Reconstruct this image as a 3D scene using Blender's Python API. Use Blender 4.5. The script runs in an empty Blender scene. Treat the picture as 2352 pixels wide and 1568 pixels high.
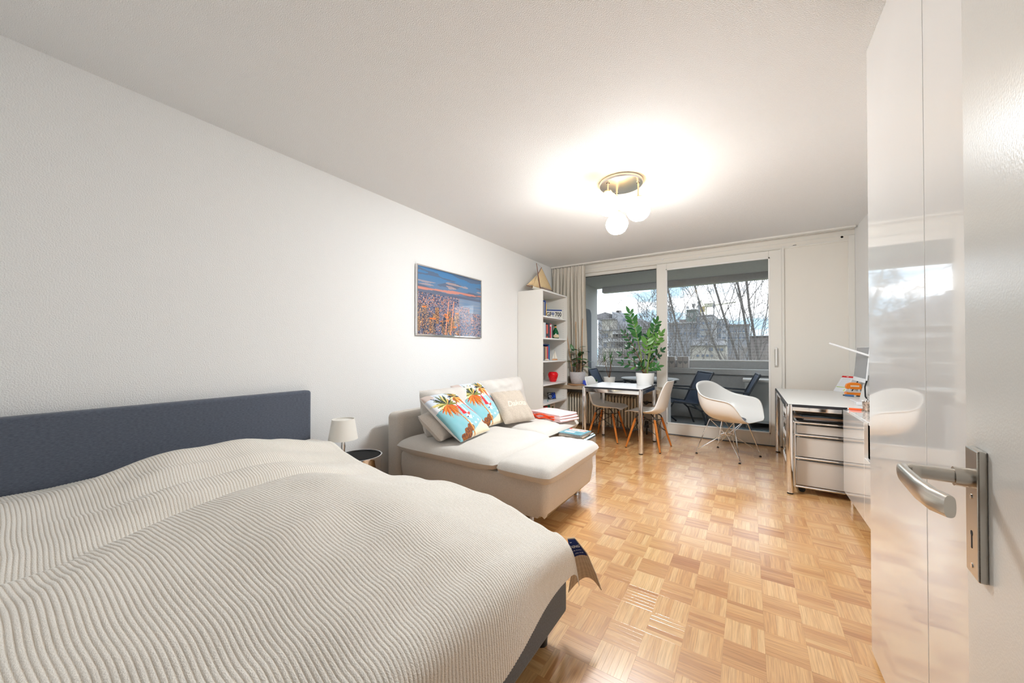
import bpy, bmesh, math, random
from mathutils import Vector, Matrix, noise
R = math.radians
rnd = random.Random(7)
sc = bpy.context.scene
COL = sc.collection

# ------------------------------------------------------------------ camera
F_PX, YAW, PITCH = 832.2, 0.575, 0.0092
CX, CY, CZ = 2.7362, 0.0, 1.1804
cam_d = bpy.data.cameras.new('camera'); cam = bpy.data.objects.new('camera', cam_d); COL.objects.link(cam)
cam.location = (CX, CY, CZ)
cam.rotation_euler = (math.pi/2 + PITCH, 0, YAW)
cam_d.sensor_width = 36.0; cam_d.lens = 36.0*F_PX/2352
cam_d.shift_x = -2.6/2352; cam_d.shift_y = 13.9/2352
cam_d.clip_start = 0.02; cam_d.clip_end = 500
sc.camera = cam
# ------------------------------------------------------------------ exposure
vs = sc.view_settings
sc.display_settings.display_device = 'sRGB'
vs.view_transform = 'Standard'; vs.look = 'None'; vs.gamma = 1.0; vs.use_curve_mapping = False
vs.exposure = 0.44
SKY = 6.8          # strength of the sky
LAMP = 178.0         # radiance of the ceiling lamp's opal globes
sc.cycles.use_denoising = True; sc.cycles.use_light_tree = False
sc.cycles.max_bounces = 6; sc.cycles.diffuse_bounces = 4; sc.cycles.glossy_bounces = 3
sc.cycles.transmission_bounces = 4; sc.cycles.transparent_max_bounces = 12
sc.cycles.use_adaptive_sampling = True; sc.cycles.adaptive_threshold = 0.02
sc.cycles.caustics_reflective = False; sc.cycles.caustics_refractive = False
sc.cycles.sample_clamp_indirect = 3.0
# ------------------------------------------------------------------ sky
w = bpy.data.worlds.new('sky'); sc.world = w; w.use_nodes = True
nt = w.node_tree; nt.nodes.clear()
def N(t, kind, **kw):
    n = t.nodes.new(kind)
    for k, v in kw.items():
        if k in n.inputs: n.inputs[k].default_value = v
        else: setattr(n, k, v)
    return n
tc = N(nt, 'ShaderNodeTexCoord'); mp = N(nt, 'ShaderNodeMapping'); mp.inputs['Scale'].default_value = (2.2, 2.2, 11.0)
mp.inputs['Rotation'].default_value = (0.06, 0.04, 0.3)
nz = N(nt, 'ShaderNodeTexNoise'); nz.inputs['Scale'].default_value = 1.6; nz.inputs['Detail'].default_value = 5
rp = N(nt, 'ShaderNodeValToRGB')
rp.color_ramp.elements[0].position = 0.43; rp.color_ramp.elements[0].color = (0.09, 0.13, 0.165, 1)
rp.color_ramp.elements[1].position = 0.60; rp.color_ramp.elements[1].color = (0.44, 0.44, 0.445, 1)
bg = N(nt, 'ShaderNodeBackground'); bg.inputs['Strength'].default_value = SKY
wo = N(nt, 'ShaderNodeOutputWorld')
L = nt.links.new
L(tc.outputs['Generated'], mp.inputs['Vector']); L(mp.outputs['Vector'], nz.inputs['Vector'])
L(nz.outputs['Fac'], rp.inputs['Fac']); L(rp.outputs['Color'], bg.inputs['Color']); L(bg.outputs[0], wo.inputs[0])
# a portal in the window opening guides the sky's light into the room (it gives off nothing itself)
pd = bpy.data.lights.new('window_portal', 'AREA'); pd.shape = 'RECTANGLE'; pd.size = 2.6; pd.size_y = 2.3
pd.cycles.is_portal = True
po = bpy.data.objects.new('window_portal', pd); COL.objects.link(po)
po.location = (1.8, 5.70, 1.28); po.rotation_euler = (R(90), 0, R(180))

# ------------------------------------------------------------------ helpers
def c8(r, g, b):
    f = lambda v: (v/255/12.92) if v/255 <= .04045 else ((v/255+.055)/1.055)**2.4
    return (f(r), f(g), f(b))
def at(u, v, Y):
    """the point of the plane y = Y that the photograph shows at pixel (u, v)"""
    c, s = math.cos(YAW), math.sin(YAW); cp, sp = math.cos(PITCH), math.sin(PITCH)
    r = Vector((c, s, 0)); fw = Vector((-s*cp, c*cp, sp)); up = Vector((s*sp, -c*sp, cp))
    d = fw + r*((u-1178.6)/F_PX) - up*((v-797.9)/F_PX)
    o = Vector((CX, CY, CZ)); return o + d*(Y/d.y)

MATS = {}
def pm(name, col, rough=.5, metal=0.0, spec=.5, var=None, bump=None, coat=0.0, coat_r=.1, trans=0.0, ior=1.45, sheen=0.0, emit=None, attr=None, stretch=None):
    """principled material; var=(scale, amount) colour noise, bump=(scale, strength), attr=name of a colour attribute used as base colour"""
    m = bpy.data.materials.new(name); m.use_nodes = True; t = m.node_tree; b = t.nodes['Principled BSDF']
    b.inputs['Base Color'].default_value = (*col, 1); b.inputs['Roughness'].default_value = rough
    b.inputs['Metallic'].default_value = metal; b.inputs['Specular IOR Level'].default_value = spec
    b.inputs['Coat Weight'].default_value = coat; b.inputs['Coat Roughness'].default_value = coat_r
    b.inputs['Transmission Weight'].default_value = trans; b.inputs['IOR'].default_value = ior
    b.inputs['Sheen Weight'].default_value = sheen
    if emit: b.inputs['Emission Color'].default_value = (*emit[0], 1); b.inputs['Emission Strength'].default_value = emit[1]
    src = None
    if attr:
        a = t.nodes.new('ShaderNodeAttribute'); a.attribute_name = attr; src = a.outputs['Color']
        t.links.new(src, b.inputs['Base Color'])
    if var or bump:
        co = t.nodes.new('ShaderNodeTexCoord'); mpn = t.nodes.new('ShaderNodeMapping')
        if stretch: mpn.inputs['Scale'].default_value = stretch
        t.links.new(co.outputs['Object'], mpn.inputs['Vector'])
    if var:
        n = t.nodes.new('ShaderNodeTexNoise'); n.inputs['Scale'].default_value = var[0]; n.inputs['Detail'].default_value = 2
        t.links.new(mpn.outputs[0], n.inputs['Vector'])
        mx = t.nodes.new('ShaderNodeMix'); mx.data_type = 'RGBA'; mx.blend_type = 'MULTIPLY'; mx.inputs[0].default_value = 1
        rr = t.nodes.new('ShaderNodeValToRGB'); k = var[1]
        rr.color_ramp.elements[0].position = .3; rr.color_ramp.elements[0].color = (1-k, 1-k, 1-k, 1)
        rr.color_ramp.elements[1].position = .7; rr.color_ramp.elements[1].color = (1+k*.3, 1+k*.3, 1+k*.3, 1)
        t.links.new(n.outputs['Fac'], rr.inputs['Fac']); t.links.new(rr.outputs['Color'], mx.inputs[7])
        if src: t.links.new(src, mx.inputs[6])
        else: mx.inputs[6].default_value = (*col, 1)
        t.links.new(mx.outputs[2], b.inputs['Base Color'])
    if bump:
        n2 = t.nodes.new('ShaderNodeTexNoise'); n2.inputs['Scale'].default_value = bump[0]; n2.inputs['Detail'].default_value = 1
        t.links.new(mpn.outputs[0], n2.inputs['Vector'])
        bp_ = t.nodes.new('ShaderNodeBump'); bp_.inputs['Strength'].default_value = bump[1]; bp_.inputs['Distance'].default_value = .01
        t.links.new(n2.outputs['Fac'], bp_.inputs['Height']); t.links.new(bp_.outputs[0], b.inputs['Normal'])
    MATS[name] = m; return m
def glassmat(name, tint=(1, 1, 1), rough=0.0, refl=1.45, dirt=0.0):
    """thin pane: lets light straight through, mirrors by Fresnel"""
    m = bpy.data.materials.new(name); m.use_nodes = True; t = m.node_tree; t.nodes.clear()
    o = t.nodes.new('ShaderNodeOutputMaterial'); tr = t.nodes.new('ShaderNodeBsdfTransparent'); tr.inputs[0].default_value = (*tint, 1)
    g = t.nodes.new('ShaderNodeBsdfGlossy'); g.inputs['Roughness'].default_value = rough
    f = t.nodes.new('ShaderNodeFresnel'); f.inputs['IOR'].default_value = refl
    mx = t.nodes.new('ShaderNodeMixShader')
    t.links.new(f.outputs[0], mx.inputs[0]); t.links.new(tr.outputs[0], mx.inputs[1]); t.links.new(g.outputs[0], mx.inputs[2])
    t.links.new(mx.outputs[0], o.inputs[0]); MATS[name] = m; return m

class MB:
    """collects geometry; build() links it as one mesh object"""
    def __init__(s): s.v = []; s.f = []; s.col = []
    def add(s, vs, fs, col=None):
        o = len(s.v); s.v += [tuple(p) for p in vs]; s.f += [tuple(i+o for i in q) for q in fs]
        s.col += [col]*len(fs); return s
    def box(s, x0, x1, y0, y1, z0, z1, M=None, col=None):
        p = [(x, y, z) for z in (z0, z1) for y in (y0, y1) for x in (x0, x1)]
        if M: p = [M @ Vector(q) for q in p]
        return s.add(p, [(0, 2, 3, 1), (4, 5, 7, 6), (0, 1, 5, 4), (2, 6, 7, 3), (0, 4, 6, 2), (1, 3, 7, 5)], col)
    def cyl(s, p0, p1, r0, r1=None, n=14, caps=True, col=None):
        r1 = r0 if r1 is None else r1; p0 = Vector(p0); p1 = Vector(p1); d = (p1-p0).normalized()
        a = d.orthogonal().normalized(); b = d.cross(a); vs = []
        for p, r in ((p0, r0), (p1, r1)):
            for i in range(n):
                t = 2*math.pi*i/n; vs.append(p + a*(r*math.cos(t)) + b*(r*math.sin(t)))
        fs = [(i, (i+1) % n, n+(i+1) % n, n+i) for i in range(n)]
        if caps: fs += [tuple(range(n-1, -1, -1)), tuple(range(n, 2*n))]
        return s.add(vs, fs, col)
    def tube(s, pts, r, n=8, closed=False, col=None):
        pts = [Vector(p) for p in pts]; k = len(pts); rs = r if isinstance(r, (list, tuple)) else [r]*k
        a = None; vs = []
        for i, p in enumerate(pts):
            if closed: d = (pts[(i+1) % k]-pts[i-1])
            else: d = pts[min(i+1, k-1)]-pts[max(i-1, 0)]
            d = d.normalized()
            a = d.orthogonal().normalized() if a is None else (a-d*a.dot(d)).normalized()
            b = d.cross(a)
            for j in range(n):
                t = 2*math.pi*j/n; vs.append(p+a*(rs[i]*math.cos(t))+b*(rs[i]*math.sin(t)))
        fs = []
        for i in range(k if closed else k-1):
            i2 = (i+1) % k
            fs += [(i*n+j, i*n+(j+1) % n, i2*n+(j+1) % n, i2*n+j) for j in range(n)]
        if not closed: fs += [tuple(range(n-1, -1, -1)), tuple(range((k-1)*n, k*n))]
        return s.add(vs, fs, col)
    def lathe(s, prof, c=(0, 0, 0), n=28, M=None, col=None):
        vs = []
        for r, z in prof:
            for i in range(n):
                t = 2*math.pi*i/n; vs.append(Vector((c[0]+r*math.cos(t), c[1]+r*math.sin(t), c[2]+z)))
        if M: vs = [M @ q for q in vs]
        fs = []
        for k in range(len(prof)-1):
            fs += [(k*n+i, k*n+(i+1) % n, (k+1)*n+(i+1) % n, (k+1)*n+i) for i in range(n)]
        if prof[0][0] > 1e-5: fs.append(tuple(range(n-1, -1, -1)))
        if prof[-1][0] > 1e-5: k = (len(prof)-1)*n; fs.append(tuple(range(k, k+n)))
        return s.add(vs, fs, col)
    def grid(s, fn, nu, nv, colfn=None, wrap=False):
        o = len(s.v)
        for i in range(nu+1):
            for j in range(nv+1): s.v.append(tuple(fn(i/nu, j/nv)))
        for i in range(nu):
            for j in range(nv):
                a = o+i*(nv+1)+j; s.f.append((a, a+nv+1, a+nv+2, a+1))
                s.col.append(colfn((i+.5)/nu, (j+.5)/nv) if colfn else None)
        return s
    def prism(s, poly, z0, z1, M=None, col=None):
        n = len(poly); p = [Vector((x, y, z0)) for x, y in poly]+[Vector((x, y, z1)) for x, y in poly]
        if M: p = [M @ q for q in p]
        return s.add(p, [tuple(range(n-1, -1, -1)), tuple(range(n, 2*n))]+[(i, (i+1) % n, n+(i+1) % n, n+i) for i in range(n)], col)
    def build(s, name, mat, parent=None, smooth=False, bevel=0, seg=2, solid=0, sub=0, ang=40, world=True):
        vs = s.v
        if parent is not None and world and parent.get('_w'):
            o = Vector(parent['_w']); vs = [(p[0]-o.x, p[1]-o.y, p[2]-o.z) for p in vs]
        me = bpy.data.meshes.new(name); me.from_pydata(vs, [], s.f); me.validate(); me.update()
        if any(q is not None for q in s.col):
            at_ = me.color_attributes.new('tint', 'FLOAT_COLOR', 'CORNER')
            for p in me.polygons:
                cc = s.col[p.index] or (1, 1, 1)
                for li in p.loop_indices: at_.data[li].color = (*cc, 1)
        me.materials.append(MATS[mat] if isinstance(mat, str) else mat)
        if smooth:
            me.shade_smooth(); me.set_sharp_from_angle(angle=R(ang))
        o = bpy.data.objects.new(name, me); COL.objects.link(o)
        if parent is not None:
            o.parent = parent
            if parent.get('_w'): o['_w'] = parent['_w']
        if solid: md = o.modifiers.new('thickness', 'SOLIDIFY'); md.thickness = abs(solid); md.offset = 0 if solid > 0 else -1
        if bevel: md = o.modifiers.new('edge', 'BEVEL'); md.width = bevel; md.segments = seg; md.limit_method = 'ANGLE'; md.angle_limit = R(35)
        if sub: md = o.modifiers.new('sub', 'SUBSURF'); md.levels = sub; md.render_levels = sub
        return o
def tag(o, label, cat, group=None):
    o['label'] = label; o['category'] = cat
    if group: o['group'] = group
    return o
def struct(o): o['kind'] = 'structure'; return o
def thing(name, label, cat, loc=(0, 0, 0), rz=0, group=None, world=True):
    """an Empty at the thing's base; parts built with world coordinates are shifted to it when it is not turned"""
    o = bpy.data.objects.new(name, None); COL.objects.link(o); o.empty_display_size = .05
    o.location = loc; o.rotation_euler = (0, 0, rz); tag(o, label, cat, group)
    if rz == 0 and world: o['_w'] = list(loc)
    return o
def recenter(o):
    """move a one-mesh thing's origin to the middle of its base"""
    vs_ = o.data.vertices; xs = [v.co.x for v in vs_]; ys = [v.co.y for v in vs_]; zs = [v.co.z for v in vs_]
    p = Vector(((min(xs)+max(xs))/2, (min(ys)+max(ys))/2, min(zs)))
    o.data.transform(Matrix.Translation(-p)); o.location = p; return o
def copy_tree(o, parent=None):
    n = o.copy(); COL.objects.link(n); n.parent = parent
    for ch in list(o.children): copy_tree(ch, n)
    return n
def text_mesh(txt, size, name, mat, M, parent=None, shear=0.0, depth=.0006, spacing=1.0, bold=0.0):
    cu = bpy.data.curves.new('t', 'FONT'); cu.body = txt; cu.size = size; cu.extrude = depth; cu.shear = shear; cu.offset = bold
    cu.align_x = 'CENTER'; cu.align_y = 'CENTER'; cu.space_character = spacing; cu.resolution_u = 3
    ob = bpy.data.objects.new('t', cu); COL.objects.link(ob)
    bpy.context.view_layer.update()
    me = bpy.data.meshes.new_from_object(ob.evaluated_get(bpy.context.evaluated_depsgraph_get()))
    bpy.data.objects.remove(ob); me.name = name; me.materials.clear(); me.materials.append(MATS[mat]); me.transform(M)
    if parent is not None and parent.get('_w'): me.transform(Matrix.Translation(-Vector(parent['_w'])))
    o = bpy.data.objects.new(name, me); COL.objects.link(o)
    if parent is not None: o.parent = parent
    return o
def lerp(a, b, t): return a+(b-a)*t
def sstep(a, b, x):
    t = max(0, min(1, (x-a)/(b-a))); return t*t*(3-2*t)
def curve1(pts, x):
    """piecewise smooth interpolation through (x, y) pairs"""
    if x <= pts[0][0]: return pts[0][1]
    for (x0, y0), (x1, y1) in zip(pts, pts[1:]):
        if x <= x1: return lerp(y0, y1, sstep(x0, x1, x))
    return pts[-1][1]
def pn(x, y, z=0.0): return noise.noise(Vector((x, y, z)))

# ------------------------------------------------------------------ materials
pm('wall_white', (.90, .90, .895), .75, spec=.25, bump=(170, .35))
pm('ceiling_white', (.91, .91, .91), .8, spec=.2, bump=(230, .45))
pm('trim_white', c8(238, 235, 228), .35, spec=.45)
pm('panel_cream', c8(240, 235, 226), .45, spec=.35)
pm('gloss_white', c8(244, 243, 241), .07, spec=.8, coat=1.0, coat_r=.03, bump=(7, .012))
pm('door_white', c8(238, 236, 231), .22, spec=.5, bump=(300, .03))
pm('satin_white', c8(243, 242, 240), .4, spec=.4)
pm('melamine', c8(240, 237, 231), .45, spec=.35)
pm('chrome', (.86, .87, .89), .06, 1.0)
pm('brass_chrome', (.90, .80, .66), .12, 1.0)
pm('steel_brushed', (.60, .57, .52), .27, 1.0, bump=(60, .02), stretch=(1, 1, 12))
pm('black_metal', (.012, .012, .014), .4)
pm('black_plastic', (.015, .015, .017), .35)
pm('dark_gap', (.02, .02, .022), .8)
pm('headboard_fabric', c8(98, 104, 117), .95, spec=.1, var=(160, .25), bump=(420, .25), sheen=.2, stretch=(1, .45, 1.6))
pm('bedframe_fabric', c8(108, 111, 117), .95, spec=.1, var=(160, .22), bump=(420, .2), sheen=.2)
pm('mattress_white', c8(232, 228, 220), .9)
pm('black_wood', (.008, .007, .007), .35)
pm('sofa_fabric', c8(216, 208, 199), .95, spec=.12, var=(220, .13), bump=(330, .22), sheen=.25)
pm('sofa_light', c8(212, 206, 199), .95, spec=.12, var=(200, .10), bump=(330, .2), sheen=.25)
pm('linen_cushion', c8(196, 182, 166), .97, spec=.08, var=(120, .15), bump=(380, .3), sheen=.3)
pm('linen_print', c8(232, 216, 198), .95, spec=.1)
pm('print_cloth', (1, 1, 1), .85, spec=.15, attr='tint', bump=(500, .06))
pm('paper_print', (1, 1, 1), .5, spec=.3, attr='tint')
pm('photo_print', (1, 1, 1), .45, spec=.2, attr='tint', coat=1.0, coat_r=.015)
pm('shell_white', c8(240, 239, 236), .28, spec=.45)
pm('maple_leg', c8(205, 122, 48), .38, spec=.45, var=(18, .22), stretch=(6, 6, .8))
pm('table_white', c8(240, 240, 240), .22, spec=.45)
pm('desk_grey', c8(228, 227, 224), .32, spec=.4)
pm('steel_grey_lacquer', c8(214, 210, 205), .38, spec=.45)
pm('rubber_black', (.01, .01, .01), .7)
pm('terrazzo', c8(196, 178, 154), .5, spec=.4, var=(180, .45))
pm('radiator_cream', c8(222, 216, 200), .38, spec=.45)
pm('curtain_cloth', c8(226, 219, 207), .95, spec=.1, sheen=.2, var=(90, .06))
pm('pot_white', c8(238, 238, 236), .18, spec=.5)
pm('pot_grey', c8(205, 203, 206), .55, spec=.3, var=(40, .08))
pm('soil', (.03, .02, .012), .95, bump=(90, .6))
pm('leaf_dark', c8(34, 84, 44), .28, spec=.5, var=(9, .3))
pm('leaf_mid', c8(52, 110, 48), .32, spec=.5, var=(9, .25))
pm('leaf_light', c8(88, 138, 54), .35, spec=.5, var=(9, .2))
pm('leaf_red', c8(120, 112, 62), .5, var=(14, .3))
pm('stem_green', c8(118, 140, 72), .45, var=(20, .25))
pm('stem_brown', c8(112, 80, 56), .8, var=(30, .3))
pm('bamboo', c8(196, 150, 106), .6, var=(30, .2))
pm('wood_tray', c8(196, 150, 108), .5, var=(30, .25), stretch=(1, 9, 9))
pm('opal_globe', (1, .95, .86), .3, emit=((1, 1, 1), LAMP))
def opal():
    # emission ramp: globe's upper part dimmed and warmed to limit the ceiling glow
    t = MATS['opal_globe'].node_tree; b = t.nodes['Principled BSDF']
    co = t.nodes.new('ShaderNodeTexCoord'); sp_ = t.nodes.new('ShaderNodeSeparateXYZ'); t.links.new(co.outputs['Generated'], sp_.inputs[0])
    r = t.nodes.new('ShaderNodeValToRGB'); e = r.color_ramp.elements
    e[0].position = .24; e[0].color = (.94, 1.0, 1.035, 1); e[1].position = .50; e[1].color = (.050, .030, .011, 1)
    t.links.new(sp_.outputs[2], r.inputs[0]); t.links.new(r.outputs[0], b.inputs['Emission Color'])
opal()
pm('shade_white', c8(240, 237, 230), .8, spec=.2)
pm('black_sparkle', (.006, .006, .007), .6, spec=.15, var=(700, .3))
pm('red_vase', c8(226, 22, 34), .16, spec=.5)
pm('bottle_green', (.006, .10, .035), .06, spec=.6)
pm('foil_dark', c8(24, 60, 36), .3, metal=.6)
pm('label_tan', c8(226, 205, 168), .6)
pm('label_orange', c8(226, 160, 84), .5)
pm('sail_cream', c8(240, 214, 168), .85, var=(40, .06))
pm('spar_wood', c8(128, 76, 44), .5)
pm('hull_white', c8(236, 230, 216), .4)
pm('plush_wood', c8(206, 152, 108), .6)
pm('plate_white', c8(232, 230, 222), .3, spec=.5)
pm('plate_blue', c8(44, 72, 142), .4)
pm('plate_black', c8(36, 36, 42), .4)
pm('sticker_green', c8(106, 190, 40), .5)
pm('blanket_pink', c8(244, 212, 212), .95, spec=.08, bump=(260, .3), sheen=.3)
pm('blanket_orange', c8(240, 84, 48), .9, spec=.1)
pm('blanket_rib', (1, 1, 1), .97, spec=.06, attr='tint', bump=(300, .3), sheen=.25)
pm('tag_navy', c8(22, 44, 104), .7)
pm('tag_white', c8(214, 216, 226), .7)
pm('monitor_screen', c8(126, 130, 136), .22, spec=.5)
pm('monitor_white', c8(226, 226, 228), .35)
pm('orange_plastic', c8(238, 132, 32), .3, spec=.5)
pm('orange_pen', c8(250, 96, 36), .3, spec=.5)
pm('blue_glassy', c8(60, 104, 150), .2)
pm('cup_mercury', c8(196, 176, 160), .3, .5, var=(60, .8))
pm('blue_box', c8(64, 88, 206), .4)
pm('toy_green', c8(96, 190, 70), .4); pm('toy_red', c8(214, 56, 46), .4); pm('toy_blue', c8(70, 84, 130), .4)
pm('slate', c8(40, 42, 48), .5)
pm('paper_white', c8(228, 228, 230), .6)
pm('concrete', c8(198, 198, 198), .85, var=(30, .06), bump=(80, .15))
pm('concrete_light', c8(220, 217, 212), .8, var=(20, .05))
pm('balcony_floor', c8(120, 122, 122), .8, var=(25, .15))
pm('balcony_dark', c8(92, 98, 104), .7)
pm('sling_blue', c8(52, 68, 92), .7, var=(300, .1)); pm('chair_grey_metal', c8(74, 80, 88), .45, .4)
pm('cabinet_grey', c8(196, 198, 196), .5)
pm('planter_grey', c8(206, 200, 196), .6)
pm('net_white', c8(205, 205, 200), .8)
pm('bark', c8(88, 83, 79), .95, var=(6, .25)); pm('twig', c8(95, 90, 86), .95); pm('bush_twig', c8(132, 125, 120), .95)
pm('fac_grey', c8(147, 148, 153), .9); pm('fac_cream', c8(161, 156, 147), .9); pm('fac_white', c8(161, 160, 161), .9)
pm('fac_dark', c8(127, 128, 133), .9); pm('fac_green', c8(108, 117, 113), .8); pm('fac_brown', c8(125, 117, 115), .9)
pm('roof_grey', c8(113, 110, 112), .85); pm('far_pane', c8(88, 98, 112), .25); pm('far_blind', c8(134, 133, 132), .7)
pm('crane_metal', c8(170, 168, 150), .6); pm('crane_yellow', c8(150, 136, 96), .6)
pm('grass', c8(110, 112, 84), .95, var=(.6, .2))
glassmat('pane', (.97, .98, .985), rough=.045, refl=1.15)
glassmat('acrylic', (.90, .91, .92), refl=1.9)
glassmat('picture_glass', (1, 1, 1), refl=1.5)
pm('acrylic_highlight', c8(226, 232, 236), .25, spec=.6)  # pale colour stands for light caught in the clear edges
pm('plate_satin', (.88, .88, .90), .30, 1.0)
# ------------------------------------------------------------------ parquet material
def parquet_mat():
    m = bpy.data.materials.new('oak_parquet'); m.use_nodes = True; t = m.node_tree; b = t.nodes['Principled BSDF']; ln = t.links.new
    a = N(t, 'ShaderNodeAttribute'); a.attribute_name = 'tint'; sep = N(t, 'ShaderNodeSeparateColor'); ln(a.outputs['Color'], sep.inputs[0])
    ge = N(t, 'ShaderNodeNewGeometry'); sx = N(t, 'ShaderNodeSeparateXYZ'); ln(ge.outputs['Position'], sx.inputs[0])
    # grain runs along the strip: swap x and y where the strip lies along x
    mu = N(t, 'ShaderNodeMix'); mu.data_type = 'FLOAT'; mv = N(t, 'ShaderNodeMix'); mv.data_type = 'FLOAT'
    ln(sep.outputs[1], mu.inputs[0]); ln(sx.outputs[0], mu.inputs[2]); ln(sx.outputs[1], mu.inputs[3])
    ln(sep.outputs[1], mv.inputs[0]); ln(sx.outputs[1], mv.inputs[2]); ln(sx.outputs[0], mv.inputs[3])
    off = N(t, 'ShaderNodeMath', operation='MULTIPLY'); off.inputs[1].default_value = 37.0; ln(sep.outputs[2], off.inputs[0])
    cb = N(t, 'ShaderNodeCombineXYZ'); ln(mu.outputs[0], cb.inputs[0]); ln(mv.outputs[0], cb.inputs[1]); ln(off.outputs[0], cb.inputs[2])
    mp_ = N(t, 'ShaderNodeMapping'); mp_.inputs['Scale'].default_value = (190, 9, 1); ln(cb.outputs[0], mp_.inputs[0])
    n1 = N(t, 'ShaderNodeTexNoise'); n1.inputs['Scale'].default_value = 1; n1.inputs['Detail'].default_value = 4; ln(mp_.outputs[0], n1.inputs['Vector'])
    r1 = N(t, 'ShaderNodeValToRGB'); e = r1.color_ramp.elements
    e[0].position = 0; e[0].color = (*c8(182, 120, 66), 1); e[1].position = 1; e[1].color = (*c8(240, 200, 146), 1)
    em = e.new(.5); em.color = (*c8(220, 168, 110), 1)
    ln(sep.outputs[0], r1.inputs[0])
    r2 = N(t, 'ShaderNodeValToRGB'); r2.color_ramp.elements[0].position = .28; r2.color_ramp.elements[0].color = (.76, .71, .66, 1)
    r2.color_ramp.elements[1].position = .62; r2.color_ramp.elements[1].color = (1.06, 1.05, 1.03, 1); ln(n1.outputs['Fac'], r2.inputs[0])
    mx = N(t, 'ShaderNodeMix'); mx.data_type = 'RGBA'; mx.blend_type = 'MULTIPLY'; mx.inputs[0].default_value = 1
    ln(r1.outputs[0], mx.inputs[6]); ln(r2.outputs[0], mx.inputs[7]); ln(mx.outputs[2], b.inputs['Base Color'])
    b.inputs['Roughness'].default_value = .30; b.inputs['Specular IOR Level'].default_value = .55
    b.inputs['Coat Weight'].default_value = 1; b.inputs['Coat Roughness'].default_value = .19; b.inputs['Coat IOR'].default_value = 2.3
    bu = N(t, 'ShaderNodeBump'); bu.inputs['Strength'].default_value = .06; bu.inputs['Distance'].default_value = .004
    ln(n1.outputs['Fac'], bu.inputs['Height']); ln(bu.outputs[0], b.inputs['Normal'])
    MATS['oak_parquet'] = m
parquet_mat()
pm('floor_base', c8(120, 78, 42), .7)

RW, RD, RH, Y0 = 3.754, 5.538, 2.561, -0.22     # room width, window wall, ceiling, near wall
# ------------------------------------------------------------------ floor of mosaic parquet
floor = struct(MB().box(-.02, RW+.02, Y0, RD+.12, -.06, -.012).build('floor', 'floor_base'))
TS = .1400; GX, GY = 2.2275, 1.4480; STR = 6; SWD = TS/STR
def proj(p):
    c, s = math.cos(YAW), math.sin(YAW); x = p[0]-CX; y = p[1]-CY; z = p[2]-CZ
    d = -x*s+y*c; return (1178.6+F_PX*(x*c+y*s)/d, 797.9-F_PX*(z-d*PITCH)/d, d) if d > .05 else None
strips = []
i0 = math.floor((0-GX)/TS); i1 = math.ceil((RW-GX)/TS); j0 = math.floor((Y0-GY)/TS); j1 = math.ceil((RD-GY)/TS)
fr = random.Random(11)
for i in range(i0, i1+1):
    for j in range(j0, j1+1):
        along_y = (i+j) % 2 == 1
        tb = fr.gauss(.62 if along_y else .42, .10)  # strips along y toned lighter: direction-dependent sheen put into the colour
        for k in range(STR):
            tone = min(1, max(0, tb+fr.gauss(0, .10) - (.25 if fr.random() < .05 else 0)))
            x0 = GX+i*TS; y0 = GY+j*TS
            if along_y: q = [x0+k*SWD, x0+(k+1)*SWD, y0, y0+TS]
            else: q = [x0, x0+TS, y0+k*SWD, y0+(k+1)*SWD]
            q = [max(0, min(RW, q[0])), max(0, min(RW, q[1])), max(Y0, min(RD, q[2])), max(Y0, min(RD, q[3]))]
            if q[1]-q[0] < .003 or q[3]-q[2] < .003: continue
            strips.append((q, (tone, 0. if along_y else 1., fr.random()), fr.uniform(-.0003, .0002)))
def strip_geo(mb, q, col, dz):
    g = .00012; h = .0005; x0, x1, y0, y1 = q[0]+g, q[1]-g, q[2]+g, q[3]-g
    z = dz; zb = -.012
    p = [(x0, y0, zb), (x1, y0, zb), (x1, y1, zb), (x0, y1, zb), (x0, y0, z-h*.12), (x1, y0, z-h*.12), (x1, y1, z-h*.12), (x0, y1, z-h*.12),
         (x0+h*.5, y0+h*.5, z), (x1-h*.5, y0+h*.5, z), (x1-h*.5, y1-h*.5, z), (x0+h*.5, y1-h*.5, z)]
    f = [(0, 1, 5, 4), (1, 2, 6, 5), (2, 3, 7, 6), (3, 0, 4, 7), (4, 5, 9, 8), (5, 6, 10, 9), (6, 7, 11, 10), (7, 4, 8, 11), (8, 9, 10, 11)]
    mb.add(p, f, col)
def seen_size(q):
    cx, cy = (q[0]+q[1])/2, (q[2]+q[3])/2
    if cx < 2.02 and cy < 1.62: return 0
    if cx < 1.72 and cy < 2.95: return 0
    if cx > 3.13 and cy < 1.98: return 0
    if cx > 3.33 and cy < 3.75: return 0
    pr = proj((cx, cy, 0))
    if not pr or pr[0] < 0 or pr[0] > 2000 or pr[1] > 1590: return 0
    return 1/pr[2]**3
order = sorted(range(len(strips)), key=lambda k: -seen_size(strips[k][0]))
near = set(order[:300]); rest = MB()
for k, (q, col, dz) in enumerate(strips):
    if k in near:
        mb = MB(); strip_geo(mb, q, col, dz); mb.build('parquet_strip', 'oak_parquet', floor)
    else: strip_geo(rest, q, col, dz)
po_ = rest.build('parquet_field', 'oak_parquet', floor); po_['kind'] = 'stuff'

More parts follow.
